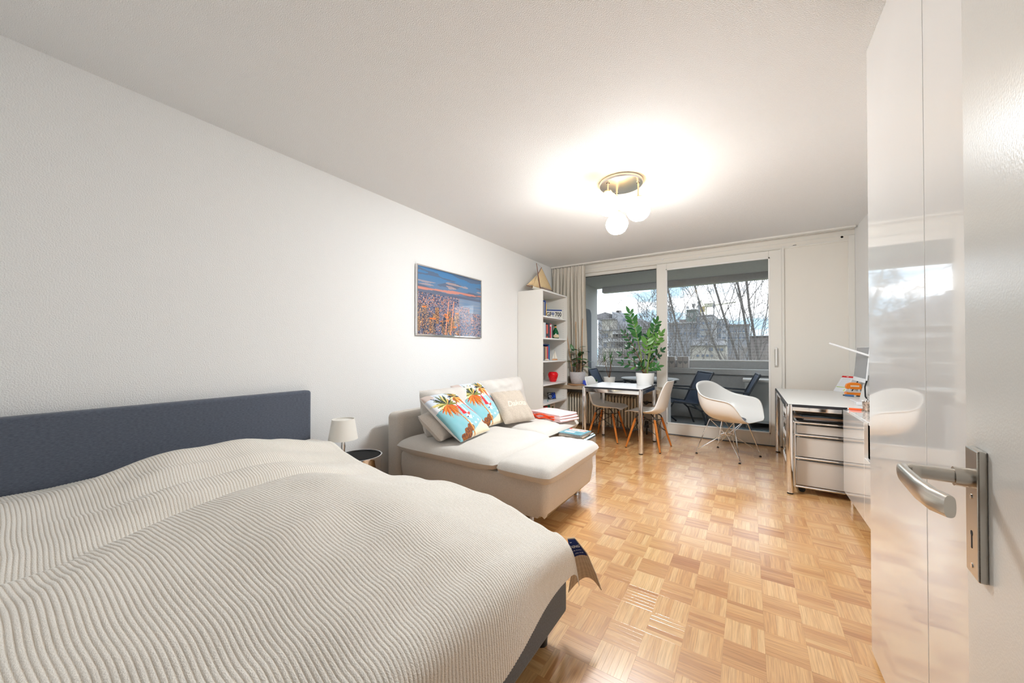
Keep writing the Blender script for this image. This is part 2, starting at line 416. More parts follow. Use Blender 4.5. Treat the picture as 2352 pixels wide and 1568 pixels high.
# ------------------------------------------------------------------ walls and ceiling
struct(MB().box(-.12, 0, Y0-.12, RD+.30, -.06, RH+.12).build('wall_left', 'wall_white'))
struct(MB().box(RW, RW+.12, Y0-.12, RD+.30, -.06, RH+.12).build('wall_right', 'wall_white'))
struct(MB().box(-.12, RW+.12, Y0-.12, RD+.30, RH, RH+.12).build('ceiling', 'ceiling_white'))
struct(MB().box(-.12, 2.02, Y0-.12, Y0, -.06, RH).box(2.98, RW+.12, Y0-.12, Y0, -.06, RH).box(2.02, 2.98, Y0-.12, Y0, 2.05, RH).build('wall_near', 'wall_white'))
# hallway behind the doorway the photograph was taken from
struct(MB().box(1.2, 3.9, -1.9, -1.78, -.06, 2.6).box(1.08, 1.2, -1.9, Y0-.12, -.06, 2.6).box(3.8, 3.92, -1.9, Y0-.12, -.06, 2.6).build('wall_hall', 'wall_white'))
struct(MB().box(1.08, 3.92, -1.9, Y0-.12, RH, RH+.12).build('ceiling_hall', 'ceiling_white'))
struct(MB().box(1.08, 3.92, -1.9, Y0, -.06, 0).build('floor_hall', 'floor_base'))
struct(MB().box(0, .012, 1.42, 2.0, 0, .06).box(0, .012, 3.7, 4.33, 0, .06).build('baseboard_left', 'trim_white'))
struct(MB().box(RW-.012, RW, 3.74, RD-.02, 0, .06).build('baseboard_right', 'trim_white'))

# ------------------------------------------------------------------ window wall
YW = RD                                      # room face of the window frame
# lintel with curtain rails
struct(MB().box(0, RW, YW-.02, YW+.2, 2.43, RH).build('wall_window', 'panel_cream'))
struct(MB().box(0, RW, YW-.028, YW-.018, 2.44, 2.452).box(0, RW, YW-.028, YW-.018, 2.495, 2.503).build('trim_1', 'trim_white'))
struct(MB().box(.0, 1.78, YW+.02, YW+.2, -.06, .60).build('wall_under_window', 'wall_white'))
# cream wood panel right of the door
pan = struct(MB().box(3.105, RW, YW-.005, YW+.2, 0, 2.49).build('wall_panel', 'panel_cream'))
struct(MB().box(3.092, 3.112, YW-.03, YW, 0, 2.46).box(3.70, RW-.001, YW-.03, YW-.006, 0, 2.49).box(3.696, 3.702, YW-.012, YW-.006, 0, 2.46).build('trim_2', 'trim_white', bevel=.002))
# fixed pane on the left, set back behind the sliding door
w1 = struct(MB().box(0.0, 1.74, YW+.03, YW+.12, 2.385, 2.44).box(0.0, 1.74, YW+.03, YW+.12, .60, .655).box(0, .06, YW+.03, YW+.12, .655, 2.385).box(1.62, 1.74, YW+.03, YW+.12, .655, 2.385).build('window_1', 'trim_white', bevel=.003))
MB().box(.06, 1.62, YW+.072, YW+.076, .655, 2.385).build('pane', 'pane', w1)
MB().box(.052, 1.62, YW+.064, YW+.07, 2.377, 2.386).box(1.612, 1.62, YW+.064, YW+.07, .655, 2.386).build('seal', 'dark_gap', w1)
# large sliding balcony door in front of it
d2 = struct(bpy.data.objects.new('door_2', None)); COL.objects.link(d2); d2.location = (1.636, YW, 0); d2['_w'] = [1.636, YW, 0]
fr_ = MB(); ya, yb = YW-.035, YW+.03
gx0, gx1, gz0, gz1 = 1.772, 2.958, .165, 2.332
fr_.box(1.636, gx0, ya, yb, .012, 2.425).box(gx1, 3.085, ya, yb, .012, 2.425).box(gx0, gx1, ya, yb, .012, gz0).box(gx0, gx1, ya, yb, gz1, 2.425)
fr_.build('frame', 'trim_white', d2, bevel=.004)
MB().box(gx0, gx1, YW-.002, YW+.002, gz0, gz1).build('pane', 'pane', d2)
bd = MB()
for a in ((gx0-.012, gx0+.006, gz0-.012, gz1+.012), (gx1-.006, gx1+.012, gz0-.012, gz1+.012)): bd.box(a[0], a[1], ya-.006, ya+.012, a[2], a[3])
bd.box(gx0-.012, gx1+.012, ya-.006, ya+.012, gz0-.012, gz0+.006).box(gx0-.012, gx1+.012, ya-.006, ya+.012, gz1-.006, gz1+.012)
bd.build('glazing_bead', 'satin_white', d2, bevel=.002)
MB().box(1.64, 3.09, YW-.04, YW+.12, 0, .012).build('threshold', 'balcony_dark', d2)
hd = MB().box(3.012, 3.040, ya-.006, ya, .98, 1.20).build('handle_plate', 'steel_brushed', d2, bevel=.002)
MB().box(3.016, 3.036, ya-.045, ya-.03, 1.0, 1.225).cyl((3.026, ya, 1.025), (3.026, ya-.04, 1.025), .011).build('lever', 'satin_white', hd, bevel=.006)
MB().box(3.070, 3.092, YW-.028, YW+.1, 0, 2.44).build('jamb', 'trim_white', d2, bevel=.002)
# hooks on the lintel and the round plate on the panel
for px, py, lb in ((1437, 611.5, 'small white hook on the lintel above the fixed window'), (1522, 595, 'small white hook on the lintel above the middle door post'), (1607, 590.5, 'small white hook on the lintel above the sliding door glass')):
    p = at(px, py, YW-.03)
    o = MB().box(p.x-.013, p.x+.013, YW-.034, YW-.018, p.z-.008, p.z+.008).cyl((p.x, YW-.034, p.z), (p.x, YW-.05, p.z-.004), .004, n=8).build('rail_hook', 'satin_white', None, bevel=.002)
    tag(recenter(o), lb, 'hook', 'hooks on the window lintel')
p = at(1934, 544, YW-.02)
o = MB().lathe([(.001, 0), (.033, 0), (.034, .006), (.028, .012), (.012, .014), (.001, .014)], M=Matrix.Translation((p.x, YW-.006, p.z)) @ Matrix.Rotation(R(90), 4, 'X')).build('wall_rosette', 'cabinet_grey', None, smooth=True)
tag(recenter(o), 'round grey bracket plate with screws high on the cream panel', 'bracket')
p = at(1825, 563, YW-.02)
o = MB().box(p.x-.02, p.x+.02, YW-.02, YW-.006, p.z-.006, p.z+.006).cyl((p.x, YW-.02, p.z), (p.x, YW-.04, p.z+.004), .005, n=8).build('wall_hook', 'satin_white', None, bevel=.002)
tag(recenter(o), 'little white hook near the top of the cream panel beside the door', 'hook')

# window sill of terrazzo above the radiator niche and its end support
sill = thing('window_sill', 'speckled beige terrazzo window sill above the radiator', 'window sill', (.9, 5.3, .6))
MB().box(.0, 1.765, 5.10, YW+.03, .60, .66).build('slab', 'terrazzo', sill, bevel=.004)
struct(MB().box(1.735, 1.765, 5.10, YW+.1, 0, .60).build('trim_3', 'wall_white'))
struct(MB().box(1.728, 1.768, 5.092, 5.102, 0, .60).build('trim_4', 'terrazzo'))

# radiator: one object per column
rad = thing('radiator', 'cream cast column radiator under the window sill', 'radiator', (.75, 5.38, .05))
def rad_col():
    mb = MB(); pr = []
    for y in (5.30, 5.42): mb.tube([(0, y, .075), (0, y, .10), (0, y, .48), (0, y, .50)], [.010, .0165, .0165, .012], n=8)
    mb.tube([(0, 5.285, .495), (0, 5.31, .51), (0, 5.41, .51), (0, 5.435, .495)], [.008, .015, .015, .008], n=8)
    mb.tube([(0, 5.285, .09), (0, 5.31, .075), (0, 5.41, .075), (0, 5.435, .09)], [.008, .015, .015, .008], n=8)
    return mb
x = .06; first = None
while x < 1.46:
    if first is None:
        first = rad_col().build('column', 'radiator_cream', rad, smooth=True); first.location.x += x; base_x = x
    else:
        o = first.copy(); COL.objects.link(o); o.location.x = first.location.x + (x-base_x)
    x += .0455
MB().cyl((1.44, 5.33, .455), (1.60, 5.33, .455), .010).cyl((1.54, 5.33, .455), (1.54, 5.24, .455), .022, .026).build('valve', 'black_plastic', rad, smooth=True)
MB().cyl((1.53, 5.33, .0), (1.53, 5.33, .12), .010).cyl((1.53, 5.33, .10), (1.53, 5.33, .19), .03, .022).build('lower_valve', 'black_plastic', rad, smooth=True)
MB().box(1.40, 1.43, 5.40, 5.44, .52, .60).box(1.405, 1.425, 5.30, 5.44, .3, .62).build('bracket', 'radiator_cream', rad)

# curtain, drawn to the left
cu = thing('curtain', 'beige pleated curtain drawn to the corner left of the window', 'curtain', (.3, 5.36, .66))
def curt(u, v):
    # u across, v from top to bottom
    xx = lerp(.015, .60, u) + .035*v*u*u; ph = u*2*math.pi*9.5
    amp = lerp(.022, .042, sstep(0, .25, v)); pinch = math.sin(ph)*amp + .010*math.sin(ph*2.3+v*2.0)
    xx += .010*math.sin(ph*.5+v*3.1)*sstep(0, .4, v)
    if v < .05: pinch *= .6
    return (xx, 5.385+pinch, lerp(2.53, .665, v))
MB().grid(curt, 220, 30).build('cloth', 'curtain_cloth', cu, smooth=True, ang=180)
rl = MB().box(.01, RW-.02, 5.355, 5.372, RH-.022, RH-.001).box(.01, RW-.02, 5.40, 5.417, RH-.022, RH-.001).build('curtain_rail', 'trim_white', None)
tag(recenter(rl), 'long white double curtain track on the ceiling before the window', 'curtain rail')
for k in range(14): MB().tube([(.03+k*.042, 5.364, RH-.02), (.03+k*.042, 5.364, RH-.045)], .003, n=6).build('glider', 'satin_white', cu)
# ------------------------------------------------------------------ wardrobe
XW = 3.134
wd = thing('wardrobe', 'tall high-gloss white wardrobe reaching almost to the ceiling', 'wardrobe', (3.44, 1.1, 0))
MB().box(XW+.022, RW-.002, .33, 1.945, 0, 2.36).build('body', 'melamine', wd)
for a, b in ((1.413, 1.948), (.875, 1.409), (.335, .871)):
    MB().box(XW, XW+.02, a, b, .018, 2.362).build('door', 'gloss_white', wd, bevel=.0012)

# ------------------------------------------------------------------ the room door, swung open towards the wardrobe
aD = R(5.5); du = Vector((math.sin(aD), math.cos(aD), 0)); dn = Vector((-math.cos(aD), math.sin(aD), 0))
Q0 = Vector((2.9625, .672, 0)) - dn*.008            # point of the door's face under the handle
hinge = Q0 - du*.79
d1 = struct(bpy.data.objects.new('door_1', None)); COL.objects.link(d1); d1.location = hinge; d1.rotation_euler = (0, 0, -aD)
# local: y along the door from the hinge, x = -normal (into the leaf)
MB().box(0, .040, 0, .815, .008, 1.985).box(0, .018, .81, .842, .008, 2.0).build('leaf', 'door_white', d1, bevel=.0025)
hz = 1.026
plate = MB().box(-.008, 0, .770, .810, hz-.117, hz+.0365).build('handle_plate', 'steel_brushed', d1, bevel=.0018)
MB().cyl((-.008, .79, hz), (-.022, .79, hz), .0115, n=24).build('collar', 'steel_brushed', plate, smooth=True)
pts = [(-.020, .79, hz), (-.050, .79, hz), (-.060, .788, hz), (-.0665, .780, hz), (-.068, .765, hz), (-.066, .70, hz), (-.062, .668, hz), (-.054, .65, hz)]
lv = MB()
def ell_tube(mb, pts, ab, n=16):
    pts = [Vector(p) for p in pts]; vs = []
    for i, p in enumerate(pts):
        d = (pts[min(i+1, len(pts)-1)]-pts[max(i-1, 0)]).normalized(); s_ = Vector((0, 0, 1)).cross(d).normalized(); u_ = Vector((0, 0, 1))
        for j in range(n):
            t = 2*math.pi*j/n; sx_, sz_ = abs(math.cos(t))**.7*math.copysign(1, math.cos(t)), abs(math.sin(t))**.7*math.copysign(1, math.sin(t))
            vs.append(p+s_*ab[i][0]*sx_+u_*ab[i][1]*sz_)
    k = len(pts); fs = [(i*n+j, i*n+(j+1) % n, (i+1)*n+(j+1) % n, (i+1)*n+j) for i in range(k-1) for j in range(n)]
    mb.add(vs, fs+[tuple(range(n-1, -1, -1)), tuple(range((k-1)*n, k*n))])
ell_tube(lv, pts, [(.0085, .0085), (.0085, .0085), (.0075, .0088), (.006, .0095), (.0055, .0105), (.0055, .012), (.0055, .012), (.005, .011)])
lv.build('lever', 'steel_brushed', plate, smooth=True, ang=60)
MB().cyl((-.0079, .79, hz-.066), (-.0083, .79, hz-.066), .0032, n=12).box(-.0083, -.0079, .7885, .7915, hz-.084, hz-.068).build('keyhole', 'dark_gap', plate)
for z in (hz-.022, hz-.105): MB().cyl((-.008, .79, z), (-.0088, .79, z), .003, n=10).build('screw', 'chrome', plate)

# ------------------------------------------------------------------ bed
BX1, BY0, BY1 = 2.10, -.19, 1.395
bed = thing('bed', 'double bed with grey upholstered headboard and frame', 'bed', (1.1, .6, 0))
MB().box(.025, .10, BY0, 1.402, .02, .897).build('headboard', 'headboard_fabric', bed, bevel=.018, seg=4, smooth=True)
fb = MB().box(.10, BX1, BY0, BY1, .10, .33).build('frame', 'bedframe_fabric', bed, bevel=.014, seg=3, smooth=True)
MB().box(.11, BX1-.02, BY0+.01, BY1-.01, .33, .385).build('mattress', 'mattress_white', bed, bevel=.04, seg=4, smooth=True)
for x, y in ((2.03, 1.30), (2.03, BY0+.09), (.2, 1.30), (.2, BY0+.09)):
    MB().cyl((x, y, 0), (x, y, .102), .024, .030, n=20).build('leg', 'black_wood', bed, smooth=True)

# bedspread: ribbed cream cloth laid over duvet and pillows
MID = [(.0, .58), (.14, .595), (.26, .65), (.42, .70), (.58, .655), (.68, .60), (.80, .640), (.88, .625), (.965, .545), (1.08, .640), (1.25, .652), (1.55, .640), (1.75, .605), (1.90, .555), (2.05, .50)]
LEFT = [(.0, .545), (.2, .57), (.42, .60), (.62, .585), (.80, .575), (.97, .555), (1.15, .605), (1.4, .615), (1.7, .59), (1.9, .545), (2.05, .49)]
EDGE = [(.0, .52), (.2, .57), (.38, .575), (.52, .525), (.75, .49), (.98, .465), (1.25, .49), (1.47, .515), (1.69, .50), (1.82, .475), (1.96, .445), (2.05, .42)]
SX0, SX1, SYA, SYB = .115, 2.085, BY0-.02, 1.405
FOOT, SIDE = .26, .16
def top_z(x, y):
    wob = .05*pn(x*1.3, y*1.7, 3.1)
    xs = x + .10*(y-.6) * (1 if x > .7 else 0)*sstep(.7, 1.0, x)*(1-sstep(1.3, 1.7, x)) + wob*.5
    m = lerp(curve1(LEFT, xs), curve1(MID, xs), sstep(.12, .62, y))
    z = lerp(m, curve1(EDGE, x), sstep(.78, 1.42, y))
    z += .010*pn(x*4+5, y*4, .3) + .006*pn(x*9, y*7, 1.7)
    # diagonal drag folds
    for (ax, ay, bx, by, am, sg) in ((.70, .15, 1.05, .75, .012, .035), (.55, .35, .62, .75, .010, .03), (.85, .9, .95, 1.3, .016, .045), (1.15, .35, 1.35, .10, .010, .04), (.30, 1.0, .5, 1.36, .016, .05)):
        dx, dy = bx-ax, by-ay; t = max(0, min(1, ((x-ax)*dx+(y-ay)*dy)/(dx*dx+dy*dy))); dd = math.hypot(x-ax-dx*t, y-ay-dy*t)
        z += am*math.exp(-(dd/sg)**2)*math.sin(math.pi*(.15+.7*t))
    return z
PER = .0106
NTX, NTY = 130, 120
TZ = [[top_z(lerp(.0, 2.1, i/NTX), lerp(-.25, 1.45, j/NTY)) for j in range(NTY+1)] for i in range(NTX+1)]
def tz(x, y):
    i_ = min(NTX-1e-6, max(0, x/2.1*NTX)); j_ = min(NTY-1e-6, max(0, (y+.25)/1.7*NTY)); i, j = int(i_), int(j_); f, g = i_-i, j_-j
    return (TZ[i][j]*(1-f)+TZ[i+1][j]*f)*(1-g)+(TZ[i][j+1]*(1-f)+TZ[i+1][j+1]*f)*g
def cloth(a, b):
    """a: cloth metres from the head end, b: cloth metres from the near side"""
    x = SX0+a; y = SYA+b; exa = max(0, x-(SX1-.06))*lerp(1.0, .66, sstep(.75, 1.42, y)); exb = max(0, y-(SYB-.05))
    def fold(e, r):      # overhang e rolled over an edge of radius r -> (out, down)
        q = e/r
        if q < math.pi/2: return r*math.sin(q), r*(1-math.cos(q))
        return r+.12*(e-r*math.pi/2), r+(e-r*math.pi/2)*.985
    ox, dzx = fold(exa, .10); oy, dzy = fold(exb, .06)
    xc, yc = min(x, SX1-.06), min(y, SYB-.05)
    z = tz(xc, yc)-dzx-dzy*(1 if exa < .02 else .55)
    X = xc+ox+.012*math.sin(y*9)*sstep(.05, .2, exa); Y = yc+oy
    # ribs run from head to foot, wandering a little
    ph = (b + .020*pn(a*1.5, b*1.4, 9) + .006*pn(a*4.5, b*4, 2))/PER*2*math.pi
    rb = 2*sstep(-1.0, -.15, math.cos(ph))-1; h = .0010*rb + .0005*pn(a*60, b*60)
    if exa > .1: X += h
    else: z += h
    return (X, Y, max(z, .02)), rb
La, Lb = (SX1-.06-SX0)+FOOT+.06, (SYB-.05-SYA)+SIDE
nu, nv = 150, 1060
sp = MB(); rbs = []
for i in range(nu+1):
    for j in range(nv+1):
        p, rb = cloth(La*i/nu, Lb*j/nv); sp.v.append(p); rbs.append(rb)
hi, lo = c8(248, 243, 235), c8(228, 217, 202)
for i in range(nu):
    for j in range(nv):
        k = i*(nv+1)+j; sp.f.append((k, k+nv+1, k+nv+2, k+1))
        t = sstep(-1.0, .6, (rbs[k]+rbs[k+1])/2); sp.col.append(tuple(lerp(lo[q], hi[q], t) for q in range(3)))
spread = thing('bedspread', 'cream ribbed bedspread rumpled over the double bed', 'bedspread', (1.1, .6, .3))
sp.build('cloth', 'blanket_rib', spread, smooth=True, ang=180)
# far foot corner of the spread, hanging free and showing its checked reverse side
Lf = [(2.088, 1.425, .385), (2.098, 1.44, .30), (2.092, 1.45, .21), (2.080, 1.45, .138)]
Rt = [(2.118, 1.432, .392), (2.166, 1.455, .328), (2.200, 1.47, .240), (2.219, 1.475, .184)]
def flap(u, v):
    k = v*3; i = min(2, int(k)); t = k-i
    l = Vector(Lf[i]).lerp(Vector(Lf[i+1]), t); r = Vector(Rt[i]).lerp(Vector(Rt[i+1]), t); p = l.lerp(r, u)
    p.y += .020*math.sin(u*math.pi)*v; p.z += .05*math.sin(math.pi*u)*v*v; return p
def plaid(u, v):
    a = .5+.5*math.sin(u*2*math.pi*7); b = .5+.5*math.sin(v*2*math.pi*9); t = .25+.45*a+.2*b
    return tuple(lerp(p, q, t) for p, q in zip(c8(186, 160, 130), c8(228, 208, 182)))
fl = MB().grid(flap, 28, 30, plaid).build('corner_flap', 'blanket_rib', spread, smooth=True, ang=180, solid=.004)
tg = MB().grid(lambda u, v: Vector(flap(lerp(.06, .98, u), lerp(.02, .36, v)))+Vector((-.001, -.004, 0)), 10, 6).build('sewn_tag', 'tag_navy', spread)
def on_flap(u, v, off=-.0055): p = flap(u, v); return Vector((p.x, p.y+off, p.z))
def flap_M(u, v, rot=0):
    p = on_flap(u, v); ux = (on_flap(u+.05, v)-on_flap(u-.05, v)).normalized(); uz = (on_flap(u, v-.05)-on_flap(u, v+.05)).normalized()
    ny = ux.cross(uz).normalized(); uz = ny.cross(ux)
    return Matrix(((ux.x, uz.x, ny.x, p.x), (ux.y, uz.y, ny.y, p.y), (ux.z, uz.z, ny.z, p.z), (0, 0, 0, 1)))
text_mesh('XING', .016, 'tag_lettering', 'tag_white', flap_M(.52, .17), tg, bold=.0003)
tl = MB()
for v_, us in ((.245, (.2, .3, .36, .48, .58, .68, .78)), (.305, (.32, .4, .48, .6, .7, .78))):
    for k, u_ in enumerate(us):
        M_ = flap_M(u_, v_); tl.box(-.0016, .0016, -.0012, .0012+.001*(k % 2), 0, .0004, M=M_)
M_ = flap_M(.3, .08); tl.box(-.004, .004, -.0015, .0015, 0, .0004, M=M_)
tl.build('tag_small_print', 'tag_white', tg)['kind'] = 'stuff'

# ------------------------------------------------------------------ bedside drum table and lamp
ns = thing('bedside_table', 'round chrome drum bedside table with a speckled black top', 'side table', (.33, 1.625, 0))
MB().lathe([(.145, .0), (.157, .01), (.157, .385), (.162, .397), (.162, .414), (.154, .414), (.154, .401), (.001, .401)], (.33, 1.625, 0), 40).build('drum', 'chrome', ns, smooth=True)
MB().lathe([(.001, .4015), (.153, .4015), (.153, .4045), (.001, .4045)], (.33, 1.625, 0), 40).build('top', 'black_sparkle', ns, smooth=True)
MB().tube([(0.33+.160*math.cos(t), 1.625+.160*math.sin(t), .36) for t in (R(-62), R(-55), R(-48))], .012, n=8).build('grip_hole', 'dark_gap', ns)
tl_ = thing('table_lamp', 'small table lamp with a white cone shade beside the bed', 'lamp', (.285, 1.53, .4045))
MB().lathe([(.048, 0), (.05, .004), (.046, .012), (.02, .026), (.012, .06), (.016, .09), (.011, .125), (.008, .15), (.001, .15)], (.285, 1.53, .4045), 28).build('base', 'chrome', tl_, smooth=True)
MB().lathe([(.099, .545-.4045), (.075, .690-.4045), (.072, .690-.4045), (.096, .545-.4045)], (.285, 1.53, .4045), 40).build('shade', 'shade_white', tl_, smooth=True)
MB().lathe([(.001, .675-.4045), (.073, .676-.4045), (.073, .680-.4045), (.001, .681-.4045)], (.285, 1.53, .4045), 32).build('shade_diffuser', 'shade_white', tl_)

# ------------------------------------------------------------------ cushions
def cushion(wu, wv, th, n=26, p=3.0, q=.5, pinch=.03, wr=.0, seed=0, rc=.015):
    """pillow in its own plane (x, y) with thickness along z; returns fn(side)(u, v)"""
    def mk(side):
        def fn(a, b):
            u, v = a*2-1, b*2-1
            su = u*(1-pinch*(1-abs(v)**2)); sv = v*(1-pinch*(1-abs(u)**2))
            f = (max(0, (1-abs(u)**p)*(1-abs(v)**p)))**q; ck_ = 1-rc*(abs(u)*abs(v))**5; su *= ck_; sv *= ck_
            z = side*th*.5*f
            if wr: z += side*wr*f*(pn(u*2.1+seed, v*2.3, seed)+.5*pn(u*5+seed, v*5, seed*2)) + side*wr*.8*(1-f)*f*4*.5*math.sin((u*9+v*2+seed)*1.7)
            return Vector((su*wu/2, sv*wv/2, z))
        return fn
    return mk
def cushion_mesh(mk, n=26, M=None, colfn=None):
    mb = MB(); t = (lambda f: (lambda a, b: M @ f(a, b))) if M else (lambda f: f)
    mb.grid(t(mk(1)), n, n, colfn)
    g = mk(-1); mb.grid((lambda a, b: t(g)(1-a, b)), n, n, (lambda a, b: None))
    return mb
def frame_M(o, ux, uy):
    """matrix placing a cushion: origin o, in-plane axes ux (width), uy (height)"""
    ux = Vector(ux).normalized(); uy = Vector(uy); uy = (uy-ux*uy.dot(ux)).normalized(); uz = ux.cross(uy)
    return Matrix(((ux.x, uy.x, uz.x, o[0]), (ux.y, uy.y, uz.y, o[1]), (ux.z, uy.z, uz.z, o[2]), (0, 0, 0, 1)))

# ------------------------------------------------------------------ sofa with chaise
sf = thing('sofa', 'beige sofa with a chaise section by the left wall', 'sofa', (.8, 2.8, 0))
SY0, SYM, SY1 = 2.03, 2.885, 3.70
MB().box(.115, .285, SY0, SY1, .06, .655).build('back_panel', 'sofa_fabric', sf, bevel=.05, seg=5, smooth=True)
def skirt(x0, x1, y0, y1, z0, z1):
    mb = MB(); r = .05; n = 5; ring = []
    for cx, cy, a0 in ((x1-r, y1-r, 0), (x0+r, y1-r, 90), (x0+r, y0+r, 180), (x1-r, y0+r, 270)):
        for k in range(n+1): a = R(a0+90*k/n); ring.append((cx+r*math.cos(a), cy+r*math.sin(a)))
    prof = [(z1, -.05), (z1-.004, -.012), (z1-.03, 0), ((z0+z1)/2, .004), (z0+.02, -.012), (z0, -.02)]
    m = len(ring); cxm, cym = (x0+x1)/2, (y0+y1)/2
    for z, o in prof:
        for i, (x, y) in enumerate(ring):
            dx, dy = x-cxm, y-cym; l = math.hypot(dx, dy); mb.v.append((x+dx/l*o, y+dy/l*o, z + (.012*math.sin(i*1.7) if z == z0 else 0)))
    for k in range(len(prof)-1):
        for i in range(m): mb.f.append((k*m+i, k*m+(i+1) % m, (k+1)*m+(i+1) % m, (k+1)*m+i)); mb.col.append(None)
    mb.f.append(tuple(range(m))); mb.col.append(None); mb.f.append(tuple(range(len(prof)*m-1, (len(prof)-1)*m-1, -1))); mb.col.append(None)
    return mb
skirt(.285, 1.665, SY0, SYM, .115, .352).build('chaise_base', 'sofa_fabric', sf, smooth=True, ang=60)
skirt(.285, 1.13, SYM+.004, SY1, .115, .352).build('seat_base', 'sofa_fabric', sf, smooth=True, ang=60)
def seat_cushion(x0, x1, y0, y1, z0, z1, sd):
    mk = cushion(x1-x0, y1-y0, z1-z0, p=7, q=.45, pinch=.004, wr=.006, seed=sd, rc=.055)
    return cushion_mesh(mk, 36, Matrix.Translation(((x0+x1)/2, (y0+y1)/2, (z0+z1)/2)))
seat_cushion(.29, 1.315, 1.955, 2.87, .335, .478, 1.3).build('seat_cushion', 'sofa_light', sf, smooth=True, ang=180)
seat_cushion(1.315, 1.735, 1.945, 2.86, .335, .470, 4.1).build('seat_cushion', 'sofa_light', sf, smooth=True, ang=180)
seat_cushion(.29, 1.225, 2.875, 3.70, .335, .475, 2.2).build('seat_cushion', 'sofa_light', sf, smooth=True, ang=180)
for x, y in ((1.545, 2.80), (1.50, 2.14), (.38, 2.14), (1.03, 3.58), (.38, 3.58)):
    MB().cyl((x, y, .006), (x, y, .16), .0155, n=18).cyl((x, y, 0), (x, y, .008), .024, .022, n=18).build('leg', 'chrome', sf, smooth=True)
# loose back cushions: top-level things leaning on the back
def lean_cushion(name, o, ux, uy, wu, wv, th, mat, label, cat='cushion', group=None, n=26, wr=.01, seed=0, p=3.2, q=.45, pinch=.03, colfn=None):
    mk = cushion(wu, wv, th, p=p, q=q, pinch=pinch, wr=wr, seed=seed)
    M = frame_M(o, ux, uy); M = M @ Matrix.Translation((0, wv/2, th*.30))
    ob = cushion_mesh(mk, n, M, colfn).build(name, mat, None, smooth=True, ang=180)
    tag(ob, label, cat, group); return ob, mk, M
lean_cushion('back_cushion', (.47, 2.50, .445), (0, 1, 0), (-.24, 0, 1), .80, .40, .22, 'sofa_light', 'big beige back cushion leaning at the bed end of the sofa', wr=.02, seed=2.5, n=34, p=4, q=.5)
lean_cushion('back_cushion', (.47, 3.29, .445), (0, 1, 0), (-.24, 0, 1), .78, .43, .22, 'sofa_light', 'big beige back cushion leaning at the bookcase end of the sofa', wr=.02, seed=6.1, n=34, p=4, q=.5)
lean_cushion('roll_cushion', (.71, 2.20, .462), (-.22, 1, 0), (-.8, .2, .62), .38, .28, .13, 'sofa_fabric', 'small plain beige cushion tucked behind the nearer palm-print cushion', seed=3.3, wr=.008)
# palm beach print on two cushions (u to the right, v upwards, both 0..1)
pr_r = random.Random(5); FR = []
def palm(cx, cy, scale, n, lean):
    for k in range(n):
        a = R(lerp(-75, 255, k/(n-1))+pr_r.uniform(-8, 8)); ln_ = scale*pr_r.uniform(.75, 1.05)
        FR.append((cx, cy, a, ln_, pr_r.choice([(56, 66, 52), (120, 124, 66), (206, 190, 116), (86, 92, 60), (226, 208, 148), (196, 140, 70), (52, 58, 66)]) if math.sin(a) > -.2 else pr_r.choice([(206, 128, 54), (188, 84, 42), (226, 168, 92), (150, 96, 48)])))
palm(.30, .66, .30, 46, 0); palm(.72, .80, .22, 34, 0)
def seg_d(px, py, ax, ay, bx, by):
    dx, dy = bx-ax, by-ay; t = max(0, min(1, ((px-ax)*dx+(py-ay)*dy)/(dx*dx+dy*dy+1e-9))); return math.hypot(px-ax-dx*t, py-ay-dy*t), t
def in_tri(x, y, a, b, c_):
    s_ = lambda p, q, r: (p[0]-r[0])*(q[1]-r[1])-(q[0]-r[0])*(p[1]-r[1])
    d1_, d2_, d3_ = s_((x, y), a, b), s_((x, y), b, c_), s_((x, y), c_, a)
    return not ((d1_ < 0 or d2_ < 0 or d3_ < 0) and (d1_ > 0 or d2_ > 0 or d3_ > 0))
